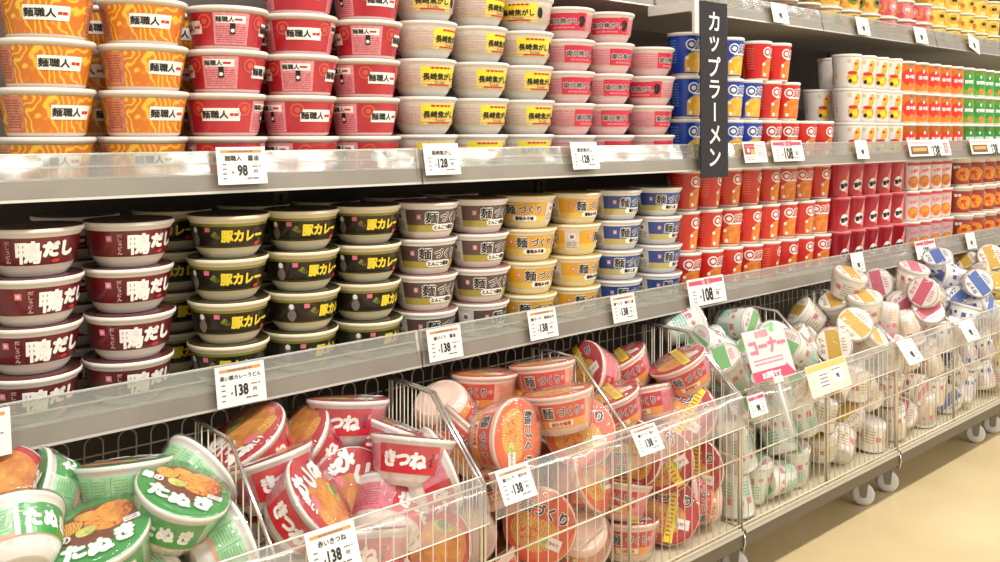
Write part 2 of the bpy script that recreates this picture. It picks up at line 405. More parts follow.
def dragon_art(A):
    for u in (.018, -.12):
        A.blob(u, .033, .022, GOLDF, 2, .022, seed=2); A.blob(u-.004, .048, .016, INKR, 3, .006, seed=6); A.blob(u+.001, .030, .010, INKY, 4, seed=11)
        A.blob(u+.010, .070, .012, GOLDF, 2, .024, seed=8, rot=-.2); A.blob(u+.006, .076, .006, INKR, 3, .004, seed=8); A.blob(u-.012, .022, .006, INKK, 3, .007, seed=5)
        A.text('龍', u-.016, .086, .012, mat('ink_pale_gold', (226, 206, 150)), 2, 1, .03)
    A.vtext('たっぷり具材', -.040, .055, .0075, INKG, 2, 1, 0, 1.1); A.lines(-.064, -.048, .02, .09, 9, mat('ink_light', (190, 180, 180)), 2, 3, .3)
kind('dragon', name='noodle_cup', bodyname='cup_body', desc='tall white noodle cup', prof=cup_prof(.0465, .107, .038), z0=.006, z1=.0985, sm=WPRINT, art=dragon_art)
OR3 = mat('tangerine_print', (238, 136, 40), .3, coat=.5); RED4 = mat('scarlet_patch', (222, 52, 36), .3, coat=.5)
GR3 = mat('leaf_green_print', (104, 176, 62), .3, coat=.5); GR4 = mat('deep_green_patch', (48, 148, 60), .3, coat=.5)
def tall_art(patch, word, dark):
    def f(A):
        for u in (.016, -.065, .098):
            A.blob(u, .050, .028, patch, 1, .032, seed=12); A.text(word, u+.002, .053, .0135, INKW, 3, .9, .05)
            A.blob(u+.006, .020, .012, PICO, 2, .013, seed=4); A.disc(u+.002, .074, .0035, INKW, 3, .006); A.blob(u+.004, .092, .009, dark, 2, .005, seed=2)
    return f
kind('cuporange', name='noodle_cup', bodyname='cup_body', desc='tall orange noodle cup', prof=cup_prof(.048, .106, .043), z0=.006, z1=.0985, sm=OR3, art=tall_art(RED4, '担々麺', INKG))
kind('cupgreen', name='noodle_cup', bodyname='cup_body', desc='tall green noodle cup', prof=cup_prof(.048, .106, .043), z0=.006, z1=.0985, sm=GR3, art=tall_art(GR4, '野菜麺', INKG))
BURG = mat('carmine_print', (186, 22, 46), .28, coat=.6)
def burg_art(A):
    for u in (.018, -.065, .10):
        
        for i in range(12):
            x0 = u-.014+.003*i; x1 = x0+.003; t = i/11
            A.rect(x0, x1, .024-.012*t, .034+.056*t*t+.006*t, PINKI, 1)
        A.blob(u+.002, .038, .015, INKW, 2, .020, seed=3, rot=-.3)
        A.text('激辛', u+.002, .037, .015, INKK, 4, .9, .07, rot=.25); A.disc(u+.010, .058, .004, QRED2, 3, .008)
kind('burgundy', name='noodle_cup', bodyname='cup_body', desc='carmine noodle cup', prof=cup_prof(.0455, .106, .035), z0=.006, z1=.0985, sm=BURG, bm=mat('cup_rose', (206, 70, 88), .4, coat=.4), art=burg_art)
PKW = mat('blush_print', (240, 216, 220), .35, coat=.5)
def pinkcup_art(A):
    for u in (.016, -.062, .094):
        A.disc(u, .030, .021, PICO, 2, .021); A.disc(u, .036, .012, FOODY, 3, .009); A.text('うまみ', u, .068, .0125, INKP, 2, .8, .06, rot=.3)
        A.rect(u-.034, u-.028, .008, .097, INKP, 1); A.rect(u-.026, u+.030, .088, .097, CRIM2, 1, slant=.006)
kind('cuppink', name='noodle_cup', bodyname='cup_body', desc='pink-white noodle cup', prof=cup_prof(.0445, .106, .035), z0=.006, z1=.0985, sm=PKW, art=pinkcup_art)
DRED = mat('dark_red_print', (150, 34, 28), .28, coat=.6)
def bowlpic_art(A):
    for u in (.016, -.085, .11):
        A.blob(u, .045, .032, FOOD, 2, .028, seed=6); A.blob(u-.006, .05, .012, QRED, 3, .008, seed=3); A.text('旨辛', u-.026, .072, .012, INKW, 4, 1, .05)
kind('cuppic', name='noodle_cup', bodyname='cup_body', desc='dark red food-picture cup', prof=cup_prof(.058, .106, .045), z0=.006, z1=.088, sm=DRED, art=bowlpic_art)
# little bowls of the top shelf
def small_art(c1, c2, word):
    def f(A):
        for u in (.012, -.06, -.14, .09):
            A.blob(u, .036, .022, c1, 1, .020, seed=5); A.text(word, u, .038, .013, c2, 3, .9, .06)
            A.blob(u+.028, .028, .010, FOOD, 2, .012, seed=8)
    return f
kind('topyellow', name='noodle_bowl', desc='yellow noodle bowl', prof=taper_prof(.067, .0725, .055), bm=CREAM, z0=.006, z1=.061, sm=mat('lemon_print', (226, 190, 60), .3, coat=.5, rgb2=(238, 210, 110), nscale=25), art=small_art(mat('ochre', (206, 160, 50)), INKK, '味噌'))
kind('toppink', name='noodle_bowl', desc='rose red noodle bowl', prof=taper_prof(.067, .0725, .055), z0=.006, z1=.061, sm=mat('rose_print', (200, 60, 76), .3, coat=.5, rgb2=(226, 130, 110), nscale=25), art=small_art(PINKI, INKW, '辛口'))
kind('topbrown', name='noodle_bowl', desc='brown noodle bowl', prof=taper_prof(.067, .0725, .055), z0=.006, z1=.061, sm=mat('cocoa_print', (126, 82, 66), .3, coat=.5, rgb2=(160, 110, 88), nscale=25), art=small_art(mat('umber', (104, 62, 52)), INKW, '醤油'))
kind('topgold', name='noodle_bowl', desc='amber noodle bowl', prof=taper_prof(.067, .0725, .055), z0=.006, z1=.061, sm=mat('amber2_print', (222, 160, 50), .3, coat=.5, rgb2=(236, 196, 100), nscale=25), art=small_art(OLIVE, INKK, '塩味'))

# goods of the wire bins
def kitsune_lid(A):
    A.disc(0, 0, .066, mat('kitsune_red', (196, 24, 44), .3, coat=.6), 1, n=32)
    A.blob(.016, .004, .048, mat('udon_broth', (206, 116, 40), .3, coat=.5, rgb2=(222, 146, 66), nscale=40), 2, .050, seed=3, n=24); A.blob(.030, -.030, .020, FOODY, 3, .014, seed=3)
    A.blob(.020, .010, .034, TOFU, 3, .030, seed=5); A.blob(.010, .038, .018, VEG, 4, .010, seed=8); A.blob(.008, .042, .010, mat('leaf_green', (96, 140, 40), .4), 5, .006, seed=2)
    A.blob(-.002, -.030, .012, INKP, 4, .010, seed=4)
    A.vtext('きつね', -.034, -.002, .034, INKW, 6, 1.15, .07, .98); A.text('赤い', -.008, -.046, .019, INKW, 6, .9, .06)
PINKC = mat('pink_check_panel', (222, 118, 138), .32, coat=.6, rgb2=(232, 140, 154), nscale=90, ramp=(.45, .55))
REDK = mat('kitsune_side_red', (196, 22, 44), .3, coat=.7)
def kitsune_art(A):
    for u in (.0, -.19):
        A.rect(u-.050, u+.050, .020, .0625, REDK, 1)
        A.text('き', u-.030, .041, .026, INKW, 3, 1, .07); A.text('つ', u-.008, .040, .024, INKW, 3, 1, .07); A.text('ね', u+.016, .040, .027, INKW, 3, 1, .07)
        A.vtext('うどん', u+.038, .042, .007, mat('ink_navy', (40, 40, 96)), 3, 1.2, .05); A.rect(u+.043, u+.049, .045, .055, INKP, 3)
    for u in (-.095, .095):
        for k in range(5): A.rect(u-.036+.016*k, u-.035+.016*k, .022, .060, INKP, 1)
        A.lines(u-.034, u+.034, .024, .058, 9, mat('ink_rose', (176, 70, 84)), 2, 4, .3)
kind('kitsune', name='noodle_bowl', desc='red noodle bowl', prof=round_prof(.071, .0745), z0=.019, z1=.061, sm=PINKC, art=kitsune_art, lid=kitsune_lid, lm=mat('red_lid', (190, 24, 40), .25, coat=.7, bump=.3, bscale=30), film=True)
TGREEN = mat('tanuki_green', (52, 150, 60), .3, coat=.6)
def tanuki_lid(A):
    A.disc(0, 0, .0605, TGREEN, 1, n=32); A.blob(.004, .012, .050, mat('broth_brown', (120, 52, 26), .3, coat=.5), 2, .042, seed=3, n=24)
    A.blob(.018, .018, .030, FOOD, 3, .026, seed=5); A.blob(-.028, .022, .016, FOODY, 4, .013, seed=8); A.blob(-.008, .034, .015, TOFU, 4, .009, seed=4)
    A.blob(-.012, .006, .013, VEG, 4, .009, seed=6); A.blob(.020, .016, .015, TOFU, 4, .013, seed=9)
    for i, ch in enumerate('たぬき'): A.text(ch, -.030+.030*i, -.024-.007*(i % 2), .030, INKW, 6, 1, .075, outline=TGREEN, ow=.05)
    A.text('緑の', -.044, .004, .016, INKW, 6, .9, .06); A.rect(.032, .052, -.008, .001, INKW, 6); A.lines(.034, .050, -.007, 0, 2, INKG, 7, 3)
PGREEN = mat('pale_green_check', (158, 212, 158), .32, coat=.6, rgb2=(182, 226, 178), nscale=70, ramp=(.42, .58))
def tanuki_art(A):
    A.rect(-.22, .22, .019, .0235, mat('rosy_band', (206, 150, 130), .35), 1)
    for u in (.0,):
        A.rect(u-.046, u+.046, .020, .0575, TGREEN, 2)
        for i, ch in enumerate('たぬき'): A.text(ch, u-.025+.025*i, .039, .023, INKW, 3, 1, .07)
    for k in range(12):
        u = .07+.0265*k; A.rect(u, u+.0012, .022, .057, mat('mid_green', (116, 180, 116), .35), 1)
        A.lines(u+.004, u+.022, .026, .054, 7, mat('mid_green', (116, 180, 116)), 2, k, .28)
kind('tanuki', name='noodle_bowl', desc='green noodle bowl', prof=round_prof(.0645, .0715), z0=.019, z1=.058, sm=PGREEN, art=tanuki_art, lid=tanuki_lid, lm=mat('green_lid', (70, 160, 70), .25, coat=.7, bump=.3, bscale=30), film=True)
PEACH = mat('peach_panel', (232, 152, 124), .32, coat=.6, rgb2=(238, 170, 142), nscale=80, ramp=(.42, .58))
def omen_side(main, low, w):
    def f(A):
        for u in (.0, -.17):
            A.rect(u-.045, u+.045, .0295, .059, main, 1); A.rect(u-.045, u+.045, .0145, .0295, low, 1)
            A.text('麺', u-.028, .0435, .021, INKK, 3, 1, .03, outline=INKW, ow=.06); A.text('づくり', u+.010, .0435, .018, INKK, 3, .84, .03, outline=INKW, ow=.06)
            A.disc(u+.038, .045, .0048, PINKI, 3); A.rect(u-.030, u+.016, .0175, .0275, CREAM, 2); A.text(w, u-.007, .0225, .0082, INKR, 3, .9, .05)
        for u in (-.09, .09): A.lines(u-.034, u+.034, .018, .056, 8, mat('ink_rose3', (214, 110, 96)), 1, 6, .3)
    return f
def omen_lid(a, b, w, c):
    def f(A):
        A.disc(0, 0, .0625, a, 1, n=30); A.blob(-.006, -.012, .046, FOODY, 2, .036, seed=6); A.blob(-.012, -.020, .020, b, 3, .016, seed=2); A.blob(.016, -.022, .012, VEG, 4, .009, seed=7)
        A.rect(-.056, .050, .012, .040, a, 3)
        A.text('麺づくり', 0, .026, .024, INKK, 5, 1, .03, outline=INKW, ow=.06)
        A.rect(.022, .048, -.030, -.010, INKW, 4); A.text(w, .035, -.020, .007, INKR, 5)
        if c: A.rect(.000, .018, -.06, .06, YEL, 7); A.lines(.003, .015, -.05, .05, 12, INKR, 8, 5, .3)
    return f
kind('omen', name='noodle_bowl', desc='orange and peach noodle bowl', prof=men_prof(.067, .0728), z0=.0145, z1=.0598, sm=PEACH, bm=mat('foam_blush', (238, 206, 190), .45, coat=.3), art=omen_side(REDO, ORA2, '合わせ味噌'), lid=omen_lid(mat('orange_lid_print', (230, 92, 34), .3, coat=.6), FOOD, '合わせ', False), lm=mat('orange_lid', (222, 110, 60), .25, coat=.7, bump=.3, bscale=30), film=True)
kind('redmen', name='noodle_bowl', desc='red and yellow noodle bowl', prof=men_prof(.067, .0728), z0=.0145, z1=.0598, sm=PINKC, bm=mat('foam_blush', (238, 206, 190)), art=omen_side(RED3, ORA2, '旨辛担々'), lid=omen_lid(mat('red_lid_print', (196, 26, 36), .3, coat=.6), FOOD, '担々', True), lm=mat('crimson_lid', (180, 30, 44), .25, coat=.7, bump=.3, bscale=30), film=True)
def mini_art(tint, ink, ink2):
    def f(A):
        h = .075
        for k in range(7):
            u = -.13+.044*k
            A.rect(u, u+.018, .020, .055, tint, 1); A.text('麺', u+.008, .058, .015, ink, 3, .9, .05); A.lines(u+.002, u+.030, .014, .048, 5, ink2, 2, k, .35)
            A.disc(u+.028, .062, .005, ink, 2)
    return f
def mini_lid(stripe, ink, r):
    def f(A):
        A.disc(0, 0, r*.93, INKW, 1, n=24); A.rect(-r*.36, r*.36, -r*.84, r*.84, stripe, 2)
        A.text('カップ', -r*.60, 0, r*.30, ink, 3, 1, .06, rot=pi/2); A.lines(r*.44, r*.72, -r*.4, r*.4, 5, ink, 3, 4, .4)
    return f
MINT = mat('mint_print', (196, 224, 204), .35, coat=.5); LGREEN = mat('lid_green', (126, 196, 120), .35, coat=.5)
TEALI = mat('ink_teal', (110, 176, 160)); MUST = mat('mustard_print', (216, 172, 40), .35, coat=.5); ROSEP = mat('lid_pink', (222, 96, 124), .35, coat=.5)
BLUEP = mat('lid_blue', (76, 112, 190), .35, coat=.5); IVORY = mat('ivory_print', (238, 230, 206), .35, coat=.5); BLUEI = mat('ink_blue', (72, 88, 156)); GOLDI = mat('ink_gold', (190, 160, 90))
kind('minigreen', name='noodle_cup', bodyname='cup_body', desc='white and green cup', prof=cup_prof(.044, .094, .034), z0=.006, z1=.086, sm=mat('mint_white', (226, 234, 222), .35, coat=.6), art=mini_art(MINT, INKP, TEALI), lid=mini_lid(LGREEN, INKP, .044), seg=28, film=True)
kind('miniyellow', name='noodle_cup', bodyname='cup_body', desc='white cup with mustard lid panel', prof=cup_prof(.046, .072, .036), z0=.006, z1=.064, sm=mat('warm_white', (240, 234, 222), .35, coat=.6), art=lambda A: [A.lines(-.13+.05*k, -.10+.05*k, .012, .050, 5, GOLDI, 2, k, .35) or A.text('味', -.09+.05*k, .035, .016, INKP, 3, 1, .05) for k in range(6)], lid=mini_lid(MUST, GOLDI, .046), seg=28, film=True)
kind('minipink', name='noodle_cup', bodyname='cup_body', desc='white and pink cup', prof=cup_prof(.046, .090, .035), z0=.006, z1=.082, sm=mat('cream_white', (242, 236, 224), .35, coat=.6), art=mini_art(IVORY, INKP, mat('ink_apricot', (226, 176, 130))), lid=mini_lid(ROSEP, INKP, .046), seg=28, film=True)
kind('miniblue', name='noodle_cup', bodyname='cup_body', desc='white and blue cup', prof=cup_prof(.046, .090, .035), z0=.006, z1=.082, sm=mat('cool_white', (240, 238, 234), .35, coat=.6), art=mini_art(mat('pale_blue_print', (214, 222, 236), .35), BLUEI, INKP), lid=mini_lid(BLUEP, BLUEI, .046), seg=28, film=True)
kind('minigold', name='noodle_cup', bodyname='cup_body', desc='yellow cup', prof=cup_prof(.046, .090, .035), bm=CREAM, z0=.006, z1=.082, sm=mat('corn_print', (222, 190, 80), .35, coat=.6, rgb2=(236, 214, 130), nscale=30), art=mini_art(MUST, INKR, GOLDI), lid=mini_lid(MUST, INKR, .046), seg=28, film=True)
# ------------------------------------------------------------ shelving
GREY = mat('shelf_grey', (128, 120, 108), .45, metal=.0, coat=.2, rgb2=(138, 130, 118), nscale=6)
ALU = mat('shelf_light_metal', (196, 190, 178), .35, metal=.3)
DECK = mat('shelf_deck', (176, 170, 158), .5)
BACK = mat('back_panel_grey', (84, 76, 68), .6, rgb2=(92, 84, 74), nscale=4)
CLEAR = clear_mat('clear_rail', (236, 236, 224), .16, .12, 2.2, bump=.15, bscale=9)
RIB = mat('milky_rib', (228, 226, 216), .2, coat=.8)
def shelf_meshes(w, depth, hi=False):
    """local origin: front of the module at deck height, x from 0 to w"""
    d = MB(); d.box(.002, w-.002, .012, depth, -.012, 0, DECK)
    if not hi: d.box(.002, w-.002, .010, .014, -.014, .002, DECK)
    t = MB()
    top = .048 if not hi else .045
    # tilted front: y grows with z
    def yy(z): return (z-top)*.22 + .004
    def slab(mb, z0, z1, th, m, x0=0, x1=None):
        x1 = w-.003 if x1 is None else x1
        v = [(x, y, z) for x in (x0, x1) for (y, z) in ((yy(z0), z0), (yy(z0)+th, z0), (yy(z1)+th, z1), (yy(z1), z1))]
        mb.add(v, [(0, 3, 2, 1), (4, 5, 6, 7), (0, 1, 5, 4), (3, 7, 6, 2), (0, 4, 7, 3), (1, 2, 6, 5)], m)
    lipm = MB()
    slab(lipm, top-.0625, top-.0375, .006, GREY); slab(lipm, top-.0665, top-.0618, .011, ALU); slab(lipm, top-.0385, top-.0355, .012, ALU)
    g = MB(); slab(g, top-.0365, top-.0005, .002, CLEAR)
    ribs = MB(); slab(ribs, top-.003, top, .0035, RIB); slab(ribs, top-.0205, top-.0180, .0035, RIB); slab(ribs, top-.0375, top-.0345, .0045, RIB)
    ends = [MB(), MB()]
    for q, x in enumerate((.0, w-.009)): slab(ends[q], top-.064, top-.001, .0045, RIB if not hi else ALU, x, x+.005)
    return [('shelf_deck', d), ('front_lip', lipm), ('clear_guard', g), ('price_channel', ribs), ('end_cap', ends[0]), ('end_cap', ends[1])]
X0, MW = -.685, .84
places = ['far left', 'left', 'middle', 'right of middle', 'right', 'far right']
for si, (nm, zdeck, yf, hi) in enumerate((('middle shelf', H-.0785, 1.368, False), ('lower shelf', H-.4195, 1.368, False), ('top shelf', H+.345, 1.50, True))):
    ms = [(n, b.mesh(n)) for n, b in shelf_meshes(MW, 1.92-yf, hi)]
    what = {'middle shelf': ['orange bowls', 'orange and red bowls', 'yellow-panelled bowls', 'blue and red cups', 'orange cups', 'green cups', 'nothing in view'],
            'lower shelf': ['maroon bowls', 'maroon and black bowls', 'brown and golden bowls', 'red cups', 'carmine and pink cups', 'food-picture cups', 'nothing in view'],
            'top shelf': ['nothing in view', 'dark goods', 'brown bowls', 'brown and amber bowls', 'rose red bowls', 'yellow bowls', 'more yellow bowls']}[nm]
    for i in range(7):
        if hi and i < 2: continue
        e = empty('store_shelf', (X0+MW*i, yf, zdeck))
        tag(e, 'grey metal %s section with clear price rail, holding %s' % (nm.replace('middle', 'upper main').replace('top shelf', 'topmost shelf'), what[i]), 'shelf', 'grey metal shelf sections')
        for n, me in ms:
            o = bpy.data.objects.new(n, me); C.objects.link(o); o.parent = e
# back of the gondola
e = empty('gondola_back', (X0, 1.93, 0)); tag(e, 'dark grey back panel of the shelving behind all the goods', 'shelving')
b = MB()
for i in range(8): b.box(MW*i+.002, MW*(i+1)-.002, 0, .02, .08, 2.25, BACK)
b.build('back_panel', e)
for i in range(9):
    b = MB(); b.box(MW*i-.018, MW*i+.018, -.012, -.001, .0, 2.25, mat('upright_metal', (120, 112, 100), .4, metal=.4))
    for k in range(60): b.box(MW*i-.004, MW*i+.004, -.0128, -.0118, .3+.027*k, .315+.027*k, INKK)
    b.build('upright', e)
b = MB(); b.box(0, MW*8, -.42, -.002, 0, .12, GREY); b.build('base_plinth', e)

# floor
FL = mat('floor_vinyl', (204, 182, 138), .34, coat=.2, rgb2=[(212, 190, 146), (218, 198, 156)], nscale=3.5, ramp=(.3, .7))
b = MB(); b.box(-3, 9, -4, 3.2, -.05, 0, FL); f = b.build('floor'); f['kind'] = 'structure'

# ------------------------------------------------------------ stacks on the shelves
D2, D1, D3 = H-.0785, H-.4195, H+.345
ORD = ['bottom', 'second', 'third', 'fourth', 'fifth', 'sixth']
def ordw(i, n):
    if i == 0: return 'bottom'
    if i == n-1: return 'top'
    return ORD[i]+' from bottom'
rnd = random.Random(5)
def pxX(px, Y): return Y*tan(R(41.1)+atan((px-500)/900))
def stack(key, x, y, z, n, rots, where, group, pitch=None, jit=.004, skip=0):
    k = KIND[key]; p = pitch or k['prof'][-1][1]+.0006
    hsc = p/(k['prof'][-1][1]+.0006)
    for i in range(skip, n):
        a = (rots[i % len(rots)] if rots else rnd.uniform(-.5, .5)) - math.atan2(x, y)
        dx = rnd.uniform(-.001, .001); dy = rnd.uniform(-jit, jit)*1.5
        place(key, (x+dx, y+dy, z+p*i+.0004), Euler((0, 0, a)), '%s, %s, %s' % (k['desc'], ordw(i, n), where), group, (1, 1, hsc))
COUNT = ['leftmost', 'second', 'third', 'fourth', 'fifth', 'sixth', 'seventh', 'eighth', 'ninth', 'tenth']
def nth(i, n, noun='stack'):
    if n == 1: return 'only such %s' % noun
    if i == 0: return 'leftmost such %s' % noun
    if i == n-1: return 'rightmost such %s' % noun
    return '%s such %s from left' % (COUNT[i], noun)
YF = 1.452
# upper main shelf, front row: rotation lists run from the bottom bowl up (radians, positive turns the front to the right)
LASTX = {}
def col(keys, xs, z, ns, rots, where, group, pitch=None, y=YF, jit=.003):
    r2 = 2*KIND[keys]['prof'][-2][0]+.0025; xs = list(xs); mid = len(xs)//2
    for i, x in enumerate(xs):
        last = LASTX.get((z, y))
        if last is not None: x = max(x, last[0]+last[1]+r2/2)
        LASTX[(z, y)] = (x, r2/2)
        n = ns[i] if isinstance(ns, (list, tuple)) else ns
        stack(keys, x, y, z, n, rots[i] if rots else None, nth(i, len(xs))+where, group, pitch, jit)
v = 0.0
col('orange', [pxX(47, YF), pxX(143, YF)], D2, 4, [[.1, .42, .12, -.2], [.1, .45, .45, .0]], ', main shelf', 'orange bowls on the upper main shelf')
col('red', [pxX(225, YF), pxX(299, YF), pxX(364, YF)], D2, [4, 5, 5], [[-.1, -.35, 1.0, 1.3], [.5, .35, 1.1, -.1, -.1], [.5, .5, .4, 1.2, .3]], ', main shelf', 'red bowls on the upper main shelf')
col('nagasaki', [pxX(422, YF), pxX(472, YF), pxX(520, YF)], D2, [5, 5, 5], [[.15, .3, .3, .7, .0], [.1, .5, .35, .75, .75], [.2, .45, .45, .15, -.5]], ', main shelf', 'white and yellow bowls on the upper main shelf', .0735, jit=.002)
col('tokyo', [pxX(566, YF), pxX(606, YF), pxX(648, YF)], D2, [5, 5, 4], [[.6, .7, .2, .3, -.4], [.3, .2, .3, .5, -.3], [.6, .7, -.7, .8]], ', main shelf', 'pink bowls on the upper main shelf', .0715, jit=.002)
YB = YF+.148
col('orange', [pxX(95, YB), pxX(172, YB)], D2, 4, None, ', main shelf back row', 'orange bowls on the upper main shelf', y=YB)
col('red', [pxX(250, YB), pxX(322, YB), pxX(384, YB)], D2, 4, None, ', main shelf back row', 'red bowls on the upper main shelf', y=YB)
col('nagasaki', [pxX(440, YB), pxX(490, YB)], D2, 5, None, ', main shelf back row', 'white and yellow bowls on the upper main shelf', .0735, y=YB)
col('tokyo', [pxX(583, YB), pxX(622, YB)], D2, 4, None, ', main shelf back row', 'pink bowls on the upper main shelf', .0715, y=YB)
# cups of the upper main shelf, in layers because the layers do not line up
def layer(key, xs, z, i, n, y, rots, where, group, pitch, lev=None):
    k = KIND[key]; s = pitch/(k['prof'][-1][1]+.0006)
    for j, x in enumerate(xs):
        r = rots[j % len(rots)] - math.atan2(x, y)
        place(key, (x+rnd.uniform(-.0015, .0015), y+rnd.uniform(-.003, .003), z+pitch*i+.0004), Euler((0, 0, r)),
              '%s, %s layer, %s%s' % (k['desc'], lev or ['bottom', 'middle', 'top'][i], nth(j, len(xs), 'cup' if 'cup' in k['name'] else 'bowl'), where), group, (1, 1, s))
QP = .1115
G = 'tall blue cups on the upper main shelf'
layer('cupblue', [1.905, 1.999, 2.093, 2.188], D2, 0, 3, YF, [.75, .4, .5, .55], ', main shelf', G, QP)
layer('cupblue', [1.905, 1.999, 2.093, 2.188], D2, 1, 3, YF, [.62, .4, .5, .45], ', main shelf', G, QP)
layer('cupblue', [1.905, 1.999, 2.093], D2, 2, 3, YF, [.5, .4, .55], ', main shelf', G, QP)
G = 'tall red cups on the upper main shelf'
layer('cupred', [2.284, 2.379, 2.474, 2.568], D2, 0, 3, YF, [.5, .45, .8, 1.0], ', main shelf', G, QP)
layer('cupred', [2.283, 2.378], D2, 1, 3, YF, [.9, .45], ', main shelf', G, QP)
layer('cupred', [2.236, 2.333], D2, 2, 3, YF, [.95, .9], ', main shelf', G, QP)
G = 'tall white cups on the upper main shelf'
for i in range(3): layer('dragon', [2.752, 2.847, 2.942, 3.037], D2, i, 3, YF, [.12], ', main shelf', G, .109)
for i in range(2): layer('dragon', [2.76], D2, i, 3, YF+.11, [.1], ' behind the front white cups', G, .109)
for i in range(3): layer('dragon', [2.857], D2, i, 3, YF+.112, [.1], ' second column behind the front', G, .109)
G = 'tall orange cups on the upper main shelf'
for i in range(3): layer('cuporange', [3.137+.0995*j for j in range(5)], D2, i, 3, YF, [.3], ', main shelf', G, .108)
G = 'tall green cups on the upper main shelf'
for i in range(3): layer('cupgreen', [3.637+.0995*j for j in range(4)], D2, i, 3, YF, [.3], ', main shelf', G, .108)

# lower shelf
W = ', lower shelf'
def colp(key, pxs, z, ns, rots, G, y=YF, pitch=.0706, where=W, jit=.003): col(key, [pxX(p, y) for p in pxs], z, ns, rots, where, G, pitch, y, jit)
colp('duck', [33, 125], D1, 4, [[.05, .1, .35, -.15], [.22, .0, .22, .22]], 'maroon-banded bowls on the lower shelf')
colp('curry', [228, 297, 360], D1, 4, [[.0, .3, .05, .05], [.7, .75, .45, .28], [.8, .75, .3, .3]], 'black-banded bowls on the lower shelf')
colp('brown', [420, 477], D1, 4, [[.45, .3, .2, .35], [.9, .2, .5, .5]], 'brown bowls on the lower shelf')
colp('gold', [526, 572], D1, 4, [[.1, .3, .0, -.4], [.5, .6, 1.3, .5]], 'golden bowls on the lower shelf', jit=.002)
colp('blue', [614, 655], D1, 4, [[.5, .35, .6, .6], [.7, .75, .75, .4]], 'blue bowls on the lower shelf', jit=.001)
W2 = ', lower shelf back row'
colp('duck', [75], D1, 4, None, 'maroon-banded bowls on the lower shelf', YB, where=W2)
colp('curry', [172, 255, 325], D1, 4, None, 'black-banded bowls on the lower shelf', YB, where=W2)
colp('brown', [395, 450], D1, 4, None, 'brown bowls on the lower shelf', YB, where=W2)
G = 'tall red cups on the lower shelf'
XR = [1.917, 2.012, 2.106, 2.2, 2.294, 2.388, 2.482, 2.577]
for i, rots in enumerate(([.4, .55, .95, .3, 1.4, .9, .95, .6], [1.0, .95, .3, .95, .95, .6, .9, .2], [.9, 1.3, .95, 1.4, .9, .4, .4, .9])):
    layer('cupred', XR, D1, i, 3, YF+.012, rots, W, G, .107)
G = 'carmine cups on the lower shelf'
for i in range(3): layer('burgundy', [2.680+.0945*j for j in range(5)], D1, i, 3, YF, [.2, .15, .25], W, G, .107)
G = 'pink and white cups on the lower shelf'
for i in range(3): layer('cuppink', [3.170+.0925*j for j in range(4)], D1, i, 3, YF, [.25, .2], W, G, .107)
G = 'food-picture cups on the lower shelf'
for i in range(3): layer('cuppic', [3.590+.118*j for j in range(4)], D1, i, 3, YF, [.3, .1], W, G, .107)

# topmost shelf
W3 = ', topmost shelf'
for key, xs in (('topbrown', [2.0+.138*j for j in range(6)]), ('topgold', [2.828+.138*j for j in range(3)]), ('toppink', [3.242+.138*j for j in range(3)]), ('topyellow', [3.656+.138*j for j in range(5)])):
    for i in range({'topbrown': 1, 'topyellow': 3}.get(key, 2)): layer(key, xs, D3, i, 2, 1.585, [.8, .5, .9], W3, KIND[key]['desc']+'s on the topmost shelf', .0735, (['bottom', 'middle', 'top'] if key == 'topyellow' else ['bottom', 'upper'])[i])

